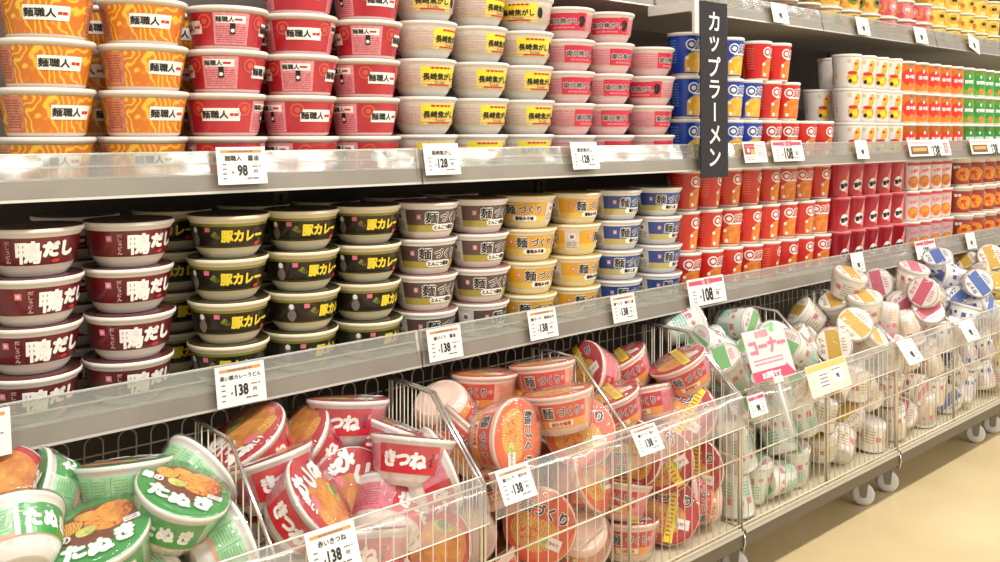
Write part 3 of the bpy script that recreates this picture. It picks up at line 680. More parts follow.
# ------------------------------------------------------------ price cards
CARD = mat('card_white', (240, 236, 228), .5); HDO = mat('header_orange', (214, 150, 84), .5); HDR = mat('header_pink', (226, 74, 104), .5)
def card(x, y, z, w, h, text, price, header, label, style='std', tilt=.2, spin=0, yaw=0, group=None):
    b = MB(); b.box(-w/2, w/2, -.0006, .0006, -h/2, h/2, CARD); A = Art(b, flaty(-.0006), 1)
    s = w/.084
    if style == 'std':
        if header == 'red':
            for u0, u1 in ((-.46, -.14), (.14, .46)): A.rect(w*u0, w*u1, h*.26, h*.42, HDR, 1)
            A.text('お買得', 0, h*.34, .009*s, HDR, 2, 1, .03)
        elif header: A.rect(-w*.42, w*.42, h*.34, h*.42, HDO, 1); A.lines(-w*.25, w*.25, h*.35, h*.41, 1, INKG, 2, 3, .6)
        if text: A.text(text, 0, h*.2, .0098*s if len(text) < 7 else .0078*s, INKK, 2, 1, .02)
        A.text(str(price), w*.0, -h*.13, .024*s, INKK, 2, .72, .035); A.text('円', w*.27, -h*.17, .007*s, INKK, 2)
        A.lines(-w*.40, -w*.30, -h*.4, h*.1, 4, INKG, 2, 3, .25); A.lines(w*.08, w*.34, -h*.38, -h*.31, 1, INKG, 2, 5, .5); A.lines(w*.2, w*.4, -h*.05, 0, 1, INKG, 2, 6, .5)
        A.text('¥', -w*.2, -h*.18, .006*s, INKK, 2)
    elif style == 'pic':
        A.rect(-w*.46, w*.0, -h*.12, h*.4, mat('card_picture_red', (170, 70, 76), .5), 1); A.rect(-w*.2, w*.0, -h*.12, h*.12, FOODY, 2); A.disc(-w*.3, h*.08, h*.1, INKW, 2); A.lines(-w*.4, w*.0, h*.2, h*.33, 1, INKP, 2, 4, .6)
        A.lines(w*.08, w*.42, -h*.3, h*.36, 6, INKG, 1, 8, .3); A.lines(-w*.44, w*.0, -h*.4, -h*.2, 2, INKG, 1, 8, .3)
    elif style == 'wide':
        A.lines(-w*.46, w*.1, h*.24, h*.38, 2, INKG, 1, 3, .4); A.rect(-w*.46, -w*.06, -h*.38, h*.12, mat('card_picture_brown', (116, 84, 58), .5), 1); A.rect(-w*.42, -w*.1, -h*.2, h*.02, FOODY, 2)
        A.lines(w*.0, w*.28, -h*.05, h*.06, 1, INKG, 1, 4, .5); A.text(str(price), w*.14, -h*.2, .014*s, INKK, 2, .75, .03); A.rect(w*.34, w*.44, -h*.34, h*.3, HDR, 1); A.lines(w*.355, w*.425, -h*.3, h*.25, 6, INKW, 2, 4, .5)
    o = b.build('price_card'); o.location = (x, y, z); o.rotation_euler = (-tilt, spin, yaw)
    tag(o, label, 'price card', group); return o
YR = 1.353
def cx(px): return pxX(px, YR)
G2 = 'price cards on the shelf rails'
def rc(px, z, w, h, *a, **k): card(cx(px), YR-(.0 if z > D2-.1 else 0), z, w, h, *a, group=G2, **k)
zu = H-.054; zl = H-.399
rc(242, zu+.0005, .083, .060, '麺職人　醤油', 98, 'orange', 'white price card reading 98 with orange strip, upper main rail')
rc(442, zu+.003, .083, .060, '長崎焦がし', 128, None, 'white price card reading 128 below the yellow-panelled bowls')
rc(585, zu+.003, .083, .060, '東京焦がし', 128, None, 'white price card reading 128 below the pink bowls')
rc(-24, zl-.004, .083, .062, '鴨だしうどん', 138, 'orange', 'price card cut by the left picture edge, below maroon bowls')
rc(241, zl-.003, .083, .063, '黒い豚カレーうどん', 138, 'orange', 'white price card reading 138 below the leftmost black-banded bowls')
rc(445, zl-.001, .080, .060, '麺づくり　醤油', 138, 'orange', 'white price card reading 138 below the brown bowls')
rc(543, zl, .080, .060, '麺づくり　香味みそ', 138, 'orange', 'white price card reading 138 below the golden bowls')
rc(624, zl, .080, .060, '麺づくり　鶏だし塩', 138, 'orange', 'white price card reading 138 below the blue bowls')
rc(707, zl+.003, .150, .066, None, 108, 'red', 'wide white price card reading 108 with pink header blocks')
rc(858, zl, .075, .060, None, 98, None, 'narrow price card between red and carmine cups, lower rail')
rc(926, zl+.001, .150, .060, None, 128, 'red', 'price card with pink header below the pink and white cups')
rc(971, zl, .080, .058, None, 98, None, 'small price card below the food-picture cups')
rc(755, zu+.001, .105, .056, None, 0, None, 'small card with a red product picture on upper main rail', style='pic')
rc(788, zu+.002, .155, .058, None, 108, 'red', 'wide price card reading 108 with pink headers, upper main rail')
rc(862, zu, .075, .058, None, 98, None, 'small price card below the tall white cups')
rc(930, zu, .32, .056, None, 138, None, 'wide card with brown product picture below tall orange cups', style='wide')
rc(989, zu, .34, .056, None, 138, None, 'wide card with brown product picture below tall green cups', style='wide')
YT = 1.484
for px, w, lab, sp in ((780, .085, 'small price card on topmost rail, right beside the hanging sign', 0), (863, .085, 'small price card on topmost rail above the tall white cups', 0),
                 (921, .10, 'small price card on topmost rail above the tall orange cups', 0), (974, .11, 'tilted price card on topmost rail above the green cups', .25)):
    card(pxX(px, YT), YT, H+.357, w, .062, None, 98, None, lab, tilt=.2, spin=sp, group=G2)

# hanging sign with katakana
SIGN = mat('sign_black', (36, 31, 38), .6, spec=.25)
e = empty('hanging_sign', (pxX(713.5, 1.343), 1.343, H+.302)); tag(e, 'tall narrow black sign with white katakana hanging over the cups', 'sign'); e.rotation_euler = (-.008, 0, 0)
b = MB(); b.box(-.056, .056, -.0015, .0015, -.415, .022, SIGN); A = Art(b, flaty(-.0015), 1)
for i, ch in enumerate('カップラーメン'): 
    A.text(ch, .0, -.026-.0565*i, .056, INKW, 1, 1.0 if ch != 'ー' else 1, .02, rot=pi/2 if ch == 'ー' else 0, res=4)
b.build('sign_board', e)
b = MB(); b.box(-.059, .059, -.0026, -.0017, -.42, .026, clear_mat('sign_sleeve', (252, 252, 252), .004, .05, .35)); b.box(-.074, -.040, .002, .010, -.06, .026, RIB); b.box(-.072, -.058, .010, .150, -.004, .022, RIB); b.build('clear_holder', e)
# ------------------------------------------------------------ wire carts
WIRE = mat('pale_wire', (222, 212, 190), .4, metal=.1, coat=.2)
CHROME = mat('bright_wire', (214, 210, 202), .22, metal=.9)
DARKW = mat('back_wire', (170, 162, 146), .35, metal=.5)
FRAME = mat('cart_frame', (94, 85, 68), .45, metal=.1)
TRAY = mat('cart_tray', (206, 196, 168), .5)
WHEEL = mat('caster_white', (214, 214, 216), .4, coat=.3); FORK = mat('caster_fork', (120, 116, 108), .35, metal=.7)
GUARD = clear_mat('front_guard_clear', (250, 244, 236), .2, .12, 2.2, bump=.35, bscale=6)
GUARDE = mat('guard_edge', (232, 226, 214), .2, coat=.6)
FY, BY = 1.130, 1.418
ZB, ZF, ZT, YK = .143, .422, .543, 1.268
BX = [.203, .949, 1.680, 2.410, 3.150, 3.890]
cont = ['green and red noodle bowls', 'orange and red noodle bowls', 'green and mustard-lid cups', 'pink and blue cups', 'yellow cups']
def divider(mb, x, heavy=.0032):
    mb.tube([(x, BY, ZT), (x, YK, ZT), (x, FY, ZF), (x, FY, ZB-.01)], heavy, CHROME, 6)
    mb.tube([(x, FY+.004, ZF-.02), (x, FY+.004, ZB)], .0018, WIRE, 5)
    y = FY+.022
    while y < BY:
        zt = ZT if y > YK else ZF+(ZT-ZF)*(y-FY)/(YK-FY)
        mb.tube([(x, y, ZB), (x, y, zt)], .0013, WIRE, 4); y += .0245
    mb.tube([(x, FY, .29), (x, BY, .29)], .0015, WIRE, 4)
for ci in range(5):
    x0, x1 = BX[ci]+.004, BX[ci+1]-.004; w = x1-x0
    e = empty('wire_cart', (x0, 0, 0)); tag(e, 'wheeled wire bin cart heaped with %s' % cont[ci], 'cart', 'wire bin carts below the shelves')
    b = MB(); n = round(w/.0245)
    for i in range(1, n): b.tube([(w*i/n, FY, ZB-.008), (w*i/n, FY, ZF)], .0013, WIRE, 4)
    for z in (ZF, .293, ZB+.004): b.tube([(0, FY-.002, z), (w, FY-.002, z)], .0020, WIRE, 5)
    b.build('front_grid', e)
    b = MB(); n = round(w/.0485)
    for i in range(n):
        xa = w*(i+.5)/n-.0135; xb = xa+.027; pts = [(xa, BY, ZB)] + [(xa+.0135*(1-cos(t)), BY, ZT-.0135+.0135*sin(t)) for t in [pi*k/8 for k in range(9)]] + [(xb, BY, ZB)]
        b.tube(pts, .0014, DARKW, 5)
    for z in (ZT-.03, .40, .29, .18): b.tube([(0, BY+.003, z), (w, BY+.003, z)], .0015, DARKW, 4)
    b.build('back_grid', e)
    for x in (.0, w/2, w):
        b = MB(); divider(b, x); b.build('divider' if x == w/2 else 'side_panel', e)
    b = MB(); b.box(0, w, FY-.006, BY+.01, ZB-.008, ZB-.003, TRAY)
    b.build('tray', e)
    b = MB(); b.box(0, w, FY-.010, FY+.012, ZB-.040, ZB-.008, FRAME); b.box(0, w, BY-.012, BY+.01, ZB-.040, ZB-.008, FRAME)
    for x in (0, w-.022): b.box(x, x+.022, FY+.012, BY-.012, ZB-.040, ZB-.008, FRAME)
    b.box(0, w, FY-.0115, FY-.009, ZB-.012, ZB-.006, ALU)
    b.build('base_frame', e)
    for x in (.045, w-.085):
        for y in (FY+.05, BY-.05):
            c = empty('caster', (x, y, 0)); c.parent = e
            b = MB(); b.lathe([(.006, -.012), (.024, -.012), (.0285, -.009), (.030, -.004), (.030, .004), (.0285, .009), (.024, .012), (.006, .012)], WHEEL, 24, True, True)
            b.lathe([(.0075, -.0135), (.0075, .0135)], FORK, 10, True, True)
            o = b.build('wheel', c, (0, 0, .030)); o.rotation_euler = (pi/2, 0, -.95)
            b = MB(); b.box(-.013, .013, -.016, .016, .068, .074, FORK); b.tube([(0, 0, .072), (0, 0, ZB-.038)], .008, FORK, 8)
            for s in (-1, 1):
                b.add([(-.012, .0145*s, .072), (.012, .0145*s, .072), (.007, .0145*s, .026), (-.007, .0145*s, .026), (-.012, .0165*s, .072), (.012, .0165*s, .072), (.007, .0165*s, .026), (-.007, .0165*s, .026)],
                      [(0, 1, 2, 3), (7, 6, 5, 4), (0, 4, 5, 1), (1, 5, 6, 2), (2, 6, 7, 3), (3, 7, 4, 0)], FORK)
            o = b.build('fork', c); o.rotation_euler = (0, 0, -.95)
    # clear guard hung over the front rim
    g = MB(); zt = ZF+.016; zb = ZF-.052; n = 40
    def sec(x):      # gently bent cross-section, slightly wavy along the cart
        q = .004*sin(x*7.3+ci*1.7); return [(FY-.004, zt), (FY-.013+q*.3, zt-.012), (FY-.020+q, zt-.028), (FY-.024+q, zt-.046), (FY-.026+q*.6, zb)]
    vs = []
    for i in range(n+1):
        x = .004+(w-.008)*i/n; vs += [(x, y, z) for y, z in sec(x)]
    g.add(vs, [(5*i+k, 5*i+k+1, 5*i+k+6, 5*i+k+5) for i in range(n) for k in range(4)], GUARD, True)
    g.build('clear_guard', e)
    for k, r in ((0, .0016), (4, .0012)):
        g = MB(); g.tube([(.004+(w-.008)*i/n, *sec(.004+(w-.008)*i/n)[k]) for i in range(n+1)], r, GUARDE, 5); g.build('guard_edge', e)
    for x in (w-.004,):
        g = MB(); g.tube([(x+.004, FY-.012, ZB-.012), (x+.004, FY-.014, ZB-.03), (x+.004, FY-.010, ZB-.05), (x+.004, FY, ZB-.046)], .0022, CHROME, 5); g.build('coupling_hook', e)
YC = FY-.031
def cc(px, z, w, h, text, price, hd, label, tilt=.45, spin=0, **k): card(pxX(px, YC), YC-.006, z, w, h, text, price, hd, label, tilt=tilt, spin=spin, group='price cards on the wire carts', **k)
cc(331, .421, .078, .058, '赤いきつね', 138, 'orange', 'price card reading 138 on the front guard by the red bowls', .4)
cc(514, .424, .072, .053, '麺づくり　合わせ', 138, 'orange', 'price card reading 138 on the guard by the orange bowls', .5)
cc(645, .422, .070, .050, '麺づくり　担々', 138, 'orange', 'price card reading 138 on the guard by the red-and-yellow bowls', .55)
cc(755, .414, .062, .044, None, 98, 'red', 'small price card on guard of the green cup bin', .3)
cc(908, .413, .085, .066, None, 98, None, 'white price card on guard between mustard and pink cup bins', .6)
cc(967, .415, .090, .060, None, 98, None, 'white price card on guard by the blue-lid cups', .5)
# pale double card on the green and mustard bins
b = MB(); b.box(-.10, .10, -.001, .001, -.045, .045, mat('card_blush', (238, 218, 200), .4, coat=.4)); A = Art(b, flaty(-.001), 1)
A.rect(-.095, .095, .026, .042, mat('card_gold_strip', (226, 190, 110), .5), 1); A.rect(-.055, .0, -.03, .02, CARD, 1); A.rect(.012, .07, -.022, .024, CARD, 1)
A.lines(-.048, -.006, -.026, .016, 4, INKG, 2, 4, .35); A.text('98', .042, -.004, .020, INKK, 2, .75, .03); A.lines(.018, .062, .012, .02, 1, INKG, 2, 3, .4)
o = b.build('notice_card'); o.location = (pxX(824, YC), YC-.012, .425); o.rotation_euler = (-.3, 0, 0); o.scale = (.9, 1, .78); tag(o, 'pale blush double card with gold strip on the mustard bin guard', 'card')
# pink promotional card on a clear stem
PX = pxX(781, 1.08)
e = empty('promotion_card', (PX, 1.08, .425)); tag(e, 'pink promotional card with crimson arrow on a clear stem', 'sign'); e.rotation_euler = (-.35, .0, -.05)
b = MB(); b.box(-.075, .075, -.001, .001, .035, .145, mat('promo_pink', (240, 206, 206), .4, coat=.5)); A = Art(b, flaty(-.001), 1)
A.text('コーナー', .002, .108, .036, INKP, 2, .95, .06, rot=.0); A.text('お買得', -.01, .135, .016, mat('ink_blossom', (232, 150, 160)), 2, 1, .05)
A.disc(.03, .140, .009, LGREEN, 1, .006); A.lines(-.06, .045, .068, .084, 2, INKP, 1, 3, .35)
A.poly([(-.075, .036), (.075, .036), (.048, .064), (.048, .058), (-.075, .058)], HDR, 2); A.text('お買得です', -.012, .047, .014, INKW, 3, 1, .05)
b.build('card', e)
b = MB(); b.box(-.014, .014, -.003, .003, -.09, .036, clear_mat('clear_stem', (240, 240, 236), .25, .1)); b.tube([(0, 0, -.09), (0, 0, .036)], .0045, RIB, 6); b.box(-.016, .016, -.006, .006, .026, .040, RIB); b.build('clear_stem', e)
LP, WP, EXPO = 28, .42, .38
HEAP = [
 ('tanuki', 0.424, 1.2728, 0.4717, 0.5027, -0.0267, 0.1255, 0.8549, 'pale green bowl standing upright at the back of the green bin', 'goods heaped in the green bowl bin'),
 ('tanuki', 0.3776, 1.325, 0.4808, 0.5841, -0.4138, -0.3443, 0.6075, 'green bowl on its side with lid turned left, left of the upright one', 'goods heaped in the green bowl bin'),
 ('tanuki', 0.2678, 1.182, 0.4739, 0.8457, -0.3951, 0.1822, 0.3089, 'pale green bowl tipped back in the bottom left picture corner', 'goods heaped in the green bowl bin'),
 ('kitsune', 0.296, 1.3712, 0.4714, 0.9329, 0.3065, -0.1873, 0.0264, 'red-lidded bowl cut by the left picture edge', 'goods heaped in the green bowl bin'),
 ('tanuki', 0.3844, 1.2076, 0.4287, 0.9793, 0.1221, -0.1344, -0.0892, 'green bowl with food lid facing up, beside the left guard', 'goods heaped in the green bowl bin'),
 ('tanuki', 0.4571, 1.2135, 0.4554, 0.9428, 0.1221, 0.1696, -0.2597, 'green bowl with food lid tilted right, right of the other food lid', 'goods heaped in the green bowl bin'),
 ('tanuki', 0.4835, 1.2727, 0.4692, 0.058, 0.4774, 0.1444, 0.8648, 'pale green bowl tipped on its side below the back wires', 'goods heaped in the green bowl bin'),
 ('tanuki', 0.4894, 1.1992, 0.4091, 0.2048, 0.5927, 0.1321, 0.7676, 'pale green bowl lying against the first sloping divider', 'goods heaped in the green bowl bin'),
 ('tanuki', 0.3969, 1.2309, 0.3799, 0.7978, 0.0212, 0.525, 0.2958, 'green noodle bowl high in the green bowl bin, rightmost there', 'goods heaped in the green bowl bin'),
 ('tanuki', 0.5239, 1.2537, 0.3197, 0.0804, -0.1907, 0.6239, 0.7536, 'green noodle bowl upper middle of the green bowl bin, leftmost there', 'goods heaped in the green bowl bin'),
 ('tanuki', 0.2673, 1.3521, 0.3786, 0.8981, -0.0052, 0.029, -0.4387, 'green noodle bowl high in the green bowl bin, leftmost there', 'goods heaped in the green bowl bin'),
 ('kitsune', 0.6717, 1.3456, 0.4566, 0.9606, -0.0039, -0.276, 0.0315, 'red bowl with tofu picture lid facing up left, leftmost in its bin', 'goods heaped in the red bowl bin'),
 ('kitsune', 0.7711, 1.3378, 0.4418, 0.9208, -0.0214, -0.3894, 0.0065, 'red bowl with tofu lid leaning left, second from the left divider', 'goods heaped in the red bowl bin'),
 ('kitsune', 0.8117, 1.3309, 0.4675, 0.3739, 0.0421, 0.098, 0.9213, 'pink check bowl standing upright against the back wires', 'goods heaped in the red bowl bin'),
 ('kitsune', 0.6424, 1.2299, 0.4072, 0.8348, 0.159, 0.3959, -0.3481, 'large red bowl tipped left with white characters on its side', 'goods heaped in the red bowl bin'),
 ('kitsune', 0.7878, 1.3139, 0.3928, 0.2996, 0.3127, 0.4704, -0.7689, 'red bowl with lid lettering facing front behind the large red one', 'goods heaped in the red bowl bin'),
 ('kitsune', 0.8527, 1.2066, 0.4237, 0.9264, -0.1328, 0.1002, -0.3378, 'upright red and pink bowl with white name panel, right side of bin', 'goods heaped in the red bowl bin'),
 ('kitsune', 0.8496, 1.217, 0.4164, 0.7956, 0.2569, 0.5281, 0.1488, 'pink bowl on its side against the second sloping divider', 'goods heaped in the red bowl bin'),
 ('kitsune', 0.8002, 1.2034, 0.3519, 0.0974, -0.3612, -0.2525, -0.8924, 'pink bowl tipped back below the name-panel bowl', 'goods heaped in the red bowl bin'),
 ('kitsune', 0.9042, 1.2307, 0.3212, 0.6662, 0.6608, -0.0543, -0.3415, 'red bowl standing on edge with lid against the front wires', 'goods heaped in the red bowl bin'),
 ('kitsune', 0.7543, 1.1811, 0.3077, 0.3888, 0.0303, 0.1819, 0.9027, 'pink and white bowl low behind the price card of the red bin', 'goods heaped in the red bowl bin'),
 ('kitsune', 0.6535, 1.2644, 0.4272, 0.9837, -0.1677, -0.0636, -0.0149, 'red bowl behind the first sloping divider', 'goods heaped in the red bowl bin'),
 ('kitsune', 0.8531, 1.3105, 0.4279, 0.4324, 0.2044, 0.0802, 0.8745, 'pink bowl leaning at the back behind the name-panel bowl', 'goods heaped in the red bowl bin'),
 ('kitsune', 0.6224, 1.1788, 0.3591, 0.1476, 0.1742, 0.9515, 0.2064, 'red noodle bowl upper middle of the red bowl bin, leftmost there', 'goods heaped in the red bowl bin'),
 ('kitsune', 0.6945, 1.3277, 0.31, 0.8971, 0.3936, -0.1691, -0.108, 'red noodle bowl upper middle of the red bowl bin, rightmost there', 'goods heaped in the red bowl bin'),
 ('omen', 1.1301, 1.3433, 0.4564, 0.8377, -0.061, 0.0077, -0.5426, 'upright peach bowl with orange panel at left back of its bin', 'goods heaped in the orange bowl bin'),
 ('omen', 1.2459, 1.2887, 0.4681, 0.9281, -0.0891, -0.0292, -0.3603, 'orange-panelled bowl tilted up right, highest of its bin', 'goods heaped in the orange bowl bin'),
 ('omen', 1.1922, 1.1866, 0.4447, 0.9413, -0.0814, -0.0507, -0.3238, 'orange-panelled bowl under the highest one', 'goods heaped in the orange bowl bin'),
 ('omen', 1.0301, 1.2203, 0.4598, 0.5354, 0.3541, 0.5412, -0.5431, 'peach bowl on its side with orange lid facing front', 'goods heaped in the orange bowl bin'),
 ('omen', 1.1627, 1.3174, 0.4122, 0.4982, -0.0045, -0.1542, 0.8532, 'peach bowl with pale lid behind the side-lying one', 'goods heaped in the orange bowl bin'),
 ('omen', 1.0158, 1.3396, 0.5058, 0.0462, 0.8609, 0.4389, 0.2532, 'peach bowl upside down against the left divider', 'goods heaped in the orange bowl bin'),
 ('omen', 0.9904, 1.2778, 0.408, 0.5827, 0.3521, 0.1346, 0.72, 'peach bowl low beside the left divider', 'goods heaped in the orange bowl bin'),
 ('omen', 1.2734, 1.2265, 0.3939, 0.8311, 0.4292, -0.1814, -0.3037, 'orange bowl with lid leaning toward the front guard', 'goods heaped in the orange bowl bin'),
 ('omen', 1.2226, 1.1724, 0.2614, 0.0001, 0.5881, 0.6864, 0.4279, 'bowl showing its round white base behind the front wires', 'goods heaped in the orange bowl bin'),
 ('omen', 1.1792, 1.2267, 0.2684, 0.6569, 0.5872, -0.1691, -0.4416, 'orange bowl with lid pressed to the front wires near the middle', 'goods heaped in the orange bowl bin'),
 ('omen', 1.2297, 1.2272, 0.3236, 0.8343, 0.5247, 0.161, 0.0522, 'orange bowl turned right below the guard', 'goods heaped in the orange bowl bin'),
 ('omen', 1.277, 1.3777, 0.3533, 0.4938, 0.7941, -0.1557, -0.3183, 'orange noodle bowl upper middle of the orange bowl bin, rightmost there', 'goods heaped in the orange bowl bin'),
 ('omen', 1.128, 1.3665, 0.1591, 0.9511, 0.1571, 0.0066, -0.2657, 'orange noodle bowl lowest in the orange bowl bin, second from left there', 'goods heaped in the orange bowl bin'),
 ('omen', 1.0005, 1.2245, 0.2804, 0.3694, -0.5973, -0.4132, -0.5797, 'orange noodle bowl lower middle of the orange bowl bin, leftmost there', 'goods heaped in the orange bowl bin'),
 ('omen', 1.0345, 1.1733, 0.1744, 0.9399, -0.286, -0.1594, -0.0969, 'orange noodle bowl lowest in the orange bowl bin, leftmost there', 'goods heaped in the orange bowl bin'),
 ('omen', 1.1643, 1.3818, 0.2978, 0.5821, 0.6874, -0.0924, -0.4244, 'orange noodle bowl lower middle of the orange bowl bin, second from left there', 'goods heaped in the orange bowl bin'),
 ('omen', 1.0872, 1.2124, 0.3322, 0.9034, -0.2098, -0.1506, -0.3423, 'orange noodle bowl upper middle of the orange bowl bin, second from left there', 'goods heaped in the orange bowl bin'),
 ('omen', 1.1247, 1.247, 0.1558, 0.7751, 0.0403, 0.127, -0.6176, 'orange noodle bowl lowest in the orange bowl bin, rightmost there', 'goods heaped in the orange bowl bin'),
 ('omen', 1.0419, 1.3623, 0.3965, 0.1212, -0.3387, -0.9199, 0.1558, 'orange noodle bowl upper middle of the orange bowl bin, leftmost there', 'goods heaped in the orange bowl bin'),
 ('omen', 1.224, 1.3003, 0.3208, 0.0629, 0.3731, 0.8837, -0.2754, 'orange noodle bowl lower middle of the orange bowl bin, rightmost there', 'goods heaped in the orange bowl bin'),
 ('redmen', 1.4811, 1.3413, 0.4564, 0.7615, 0.1376, -0.5521, -0.3104, 'red bowl with yellow tape on its lid, leftmost in its bin', 'goods heaped in the red-and-yellow bowl bin'),
 ('redmen', 1.5599, 1.3316, 0.4275, 0.916, -0.0966, -0.2222, -0.3197, 'red-panelled bowl tilted left behind the taped one', 'goods heaped in the red-and-yellow bowl bin'),
 ('redmen', 1.4069, 1.2391, 0.3911, 0.9492, -0.0634, -0.1493, -0.2697, 'red-panelled bowl with pale lid near the sloping divider', 'goods heaped in the red-and-yellow bowl bin'),
 ('redmen', 1.5424, 1.26, 0.3704, 0.6063, -0.0815, 0.1504, 0.7766, 'pink check bowl tilted left in the middle of its bin', 'goods heaped in the red-and-yellow bowl bin'),
 ('redmen', 1.6275, 1.2213, 0.432, 0.9227, -0.0828, -0.2176, -0.3073, 'pink bowl with red panel tilted left, rightmost in its bin', 'goods heaped in the red-and-yellow bowl bin'),
 ('redmen', 1.6234, 1.2173, 0.3611, 0.6235, 0.4376, -0.1762, -0.6235, 'red bowl with lid facing front below the rightmost one', 'goods heaped in the red-and-yellow bowl bin'),
 ('redmen', 1.5391, 1.2247, 0.3041, 0.7584, 0.4427, -0.4511, -0.159, 'red bowl with yellow tape standing on edge under the guard', 'goods heaped in the red-and-yellow bowl bin'),
 ('redmen', 1.6544, 1.2197, 0.2689, 0.6192, 0.565, -0.3613, -0.4084, 'red bowl with yellow tape on edge beside the cart post', 'goods heaped in the red-and-yellow bowl bin'),
 ('redmen', 1.4672, 1.2083, 0.3362, 0.7617, -0.008, -0.6329, 0.1387, 'red bowl with lid turned left under the price card', 'goods heaped in the red-and-yellow bowl bin'),
 ('redmen', 1.6473, 1.1735, 0.2012, 0.716, -0.2161, -0.631, -0.2063, 'pink bowl on its side at the bottom right of its bin', 'goods heaped in the red-and-yellow bowl bin'),
 ('redmen', 1.539, 1.2275, 0.1888, 0.7239, 0.5434, -0.1717, -0.3888, 'red taped bowl low behind the front wires', 'goods heaped in the red-and-yellow bowl bin'),
 ('redmen', 1.3744, 1.1931, 0.1518, 0.9425, -0.0739, 0.0415, -0.3232, 'red noodle bowl lowest in the red-and-yellow bowl bin, leftmost there', 'goods heaped in the red-and-yellow bowl bin'),
 ('redmen', 1.4086, 1.3538, 0.3574, 0.489, 0.808, -0.175, -0.2781, 'red noodle bowl upper middle of the red-and-yellow bowl bin, leftmost there', 'goods heaped in the red-and-yellow bowl bin'),
 ('redmen', 1.6547, 1.3426, 0.3778, 0.7374, 0.2936, -0.608, -0.0191, 'red noodle bowl high in the red-and-yellow bowl bin, leftmost there', 'goods heaped in the red-and-yellow bowl bin'),
 ('redmen', 1.5012, 1.3169, 0.2897, 0.9625, 0.0307, 0.0027, -0.2695, 'red noodle bowl upper middle of the red-and-yellow bowl bin, rightmost there', 'goods heaped in the red-and-yellow bowl bin'),
 ('redmen', 1.3646, 1.2091, 0.2247, 0.8581, -0.113, 0.0952, -0.4917, 'red noodle bowl lower middle of the red-and-yellow bowl bin, leftmost there', 'goods heaped in the red-and-yellow bowl bin'),
 ('minigreen', 1.981, 1.3949, 0.5002, 0.7051, 0.6243, 0.2417, -0.2336, 'white cup on its side with green lid stripe, at the back', 'goods heaped in the green cup bin'),
 ('minigreen', 1.7428, 1.3853, 0.5115, 0.7549, 0.454, 0.4033, 0.2477, 'white cup on its side with bare base toward the left', 'goods heaped in the green cup bin'),
 ('minigreen', 1.8387, 1.2718, 0.4673, 0.7909, -0.0227, -0.5687, -0.225, 'white and green cup leaning left behind the divider arm', 'goods heaped in the green cup bin'),
 ('minigreen', 1.7757, 1.2053, 0.4152, 0.8608, 0.1342, -0.3069, -0.3831, 'green-lettered cup tilted left beside the double divider arm', 'goods heaped in the green cup bin'),
 ('minigreen', 1.9219, 1.2347, 0.3996, 0.7583, 0.0248, -0.2584, -0.598, 'white and teal cup tilted left behind the pink card', 'goods heaped in the green cup bin'),
 ('minigreen', 2.0137, 1.2851, 0.4388, 0.8973, 0.3753, -0.2231, -0.0653, 'white cup at the back right of the green cup bin', 'goods heaped in the green cup bin'),
 ('minigreen', 2.0175, 1.1698, 0.4395, 0.86, 0.0229, -0.4891, -0.1438, 'white cup leaning left beside the mustard bin', 'goods heaped in the green cup bin'),
 ('minigreen', 1.9815, 1.187, 0.15, 0.9087, 0.0818, -0.0583, -0.4053, 'mint cup standing upright behind the bottom wires', 'goods heaped in the green cup bin'),
 ('minigreen', 1.8057, 1.1901, 0.1547, 0.7987, 0.0649, 0.0303, -0.5974, 'white cup standing at the bottom left of the green cup bin', 'goods heaped in the green cup bin'),
 ('minigreen', 1.9496, 1.3798, 0.1857, 0.522, 0.5765, -0.3965, -0.4879, 'white and green cup lowest in the green cup bin, fourth from left there', 'goods heaped in the green cup bin'),
 ('minigreen', 1.7192, 1.1816, 0.3386, 0.1306, 0.1881, 0.9734, 0.0076, 'white and green cup lower middle of the green cup bin, leftmost there', 'goods heaped in the green cup bin'),
 ('minigreen', 1.9151, 1.2446, 0.1463, 0.8218, 0.0244, 0.0102, -0.5691, 'white and green cup lowest in the green cup bin, fifth from left there', 'goods heaped in the green cup bin'),
 ('minigreen', 1.7658, 1.3497, 0.299, 0.3875, 0.847, 0.1361, -0.3375, 'white and green cup lower middle of the green cup bin, second from left there', 'goods heaped in the green cup bin'),
 ('minigreen', 2.0104, 1.1692, 0.2667, 0.6227, 0.0663, -0.153, -0.7645, 'white and green cup upper middle of the green cup bin, rightmost there', 'goods heaped in the green cup bin'),
 ('minigreen', 1.7265, 1.1822, 0.2408, 0.0287, 0.4421, 0.8965, -0.0084, 'white and green cup lowest in the green cup bin, second from left there', 'goods heaped in the green cup bin'),
 ('minigreen', 1.9314, 1.169, 0.1811, 0.6709, 0.1872, -0.652, -0.2995, 'white and green cup lowest in the green cup bin, third from left there', 'goods heaped in the green cup bin'),
 ('minigreen', 1.8434, 1.2417, 0.2281, 0.6142, 0.0075, -0.0444, -0.7879, 'white and green cup lower middle of the green cup bin, third from left there', 'goods heaped in the green cup bin'),
 ('minigreen', 1.9011, 1.1632, 0.2417, 0.6302, -0.2225, -0.1275, -0.7329, 'white and green cup lower middle of the green cup bin, fourth from left there', 'goods heaped in the green cup bin'),
 ('minigreen', 1.8343, 1.2902, 0.4304, 0.0631, -0.1747, -0.9672, 0.1734, 'white and green cup high in the green cup bin, second from left there', 'goods heaped in the green cup bin'),
 ('minigreen', 1.9469, 1.306, 0.1976, 0.6705, 0.5885, 0.4223, 0.1606, 'white and green cup lowest in the green cup bin, rightmost there', 'goods heaped in the green cup bin'),
 ('minigreen', 1.7676, 1.2436, 0.2976, 0.9607, -0.0195, -0.2358, -0.1453, 'white and green cup upper middle of the green cup bin, leftmost there', 'goods heaped in the green cup bin'),
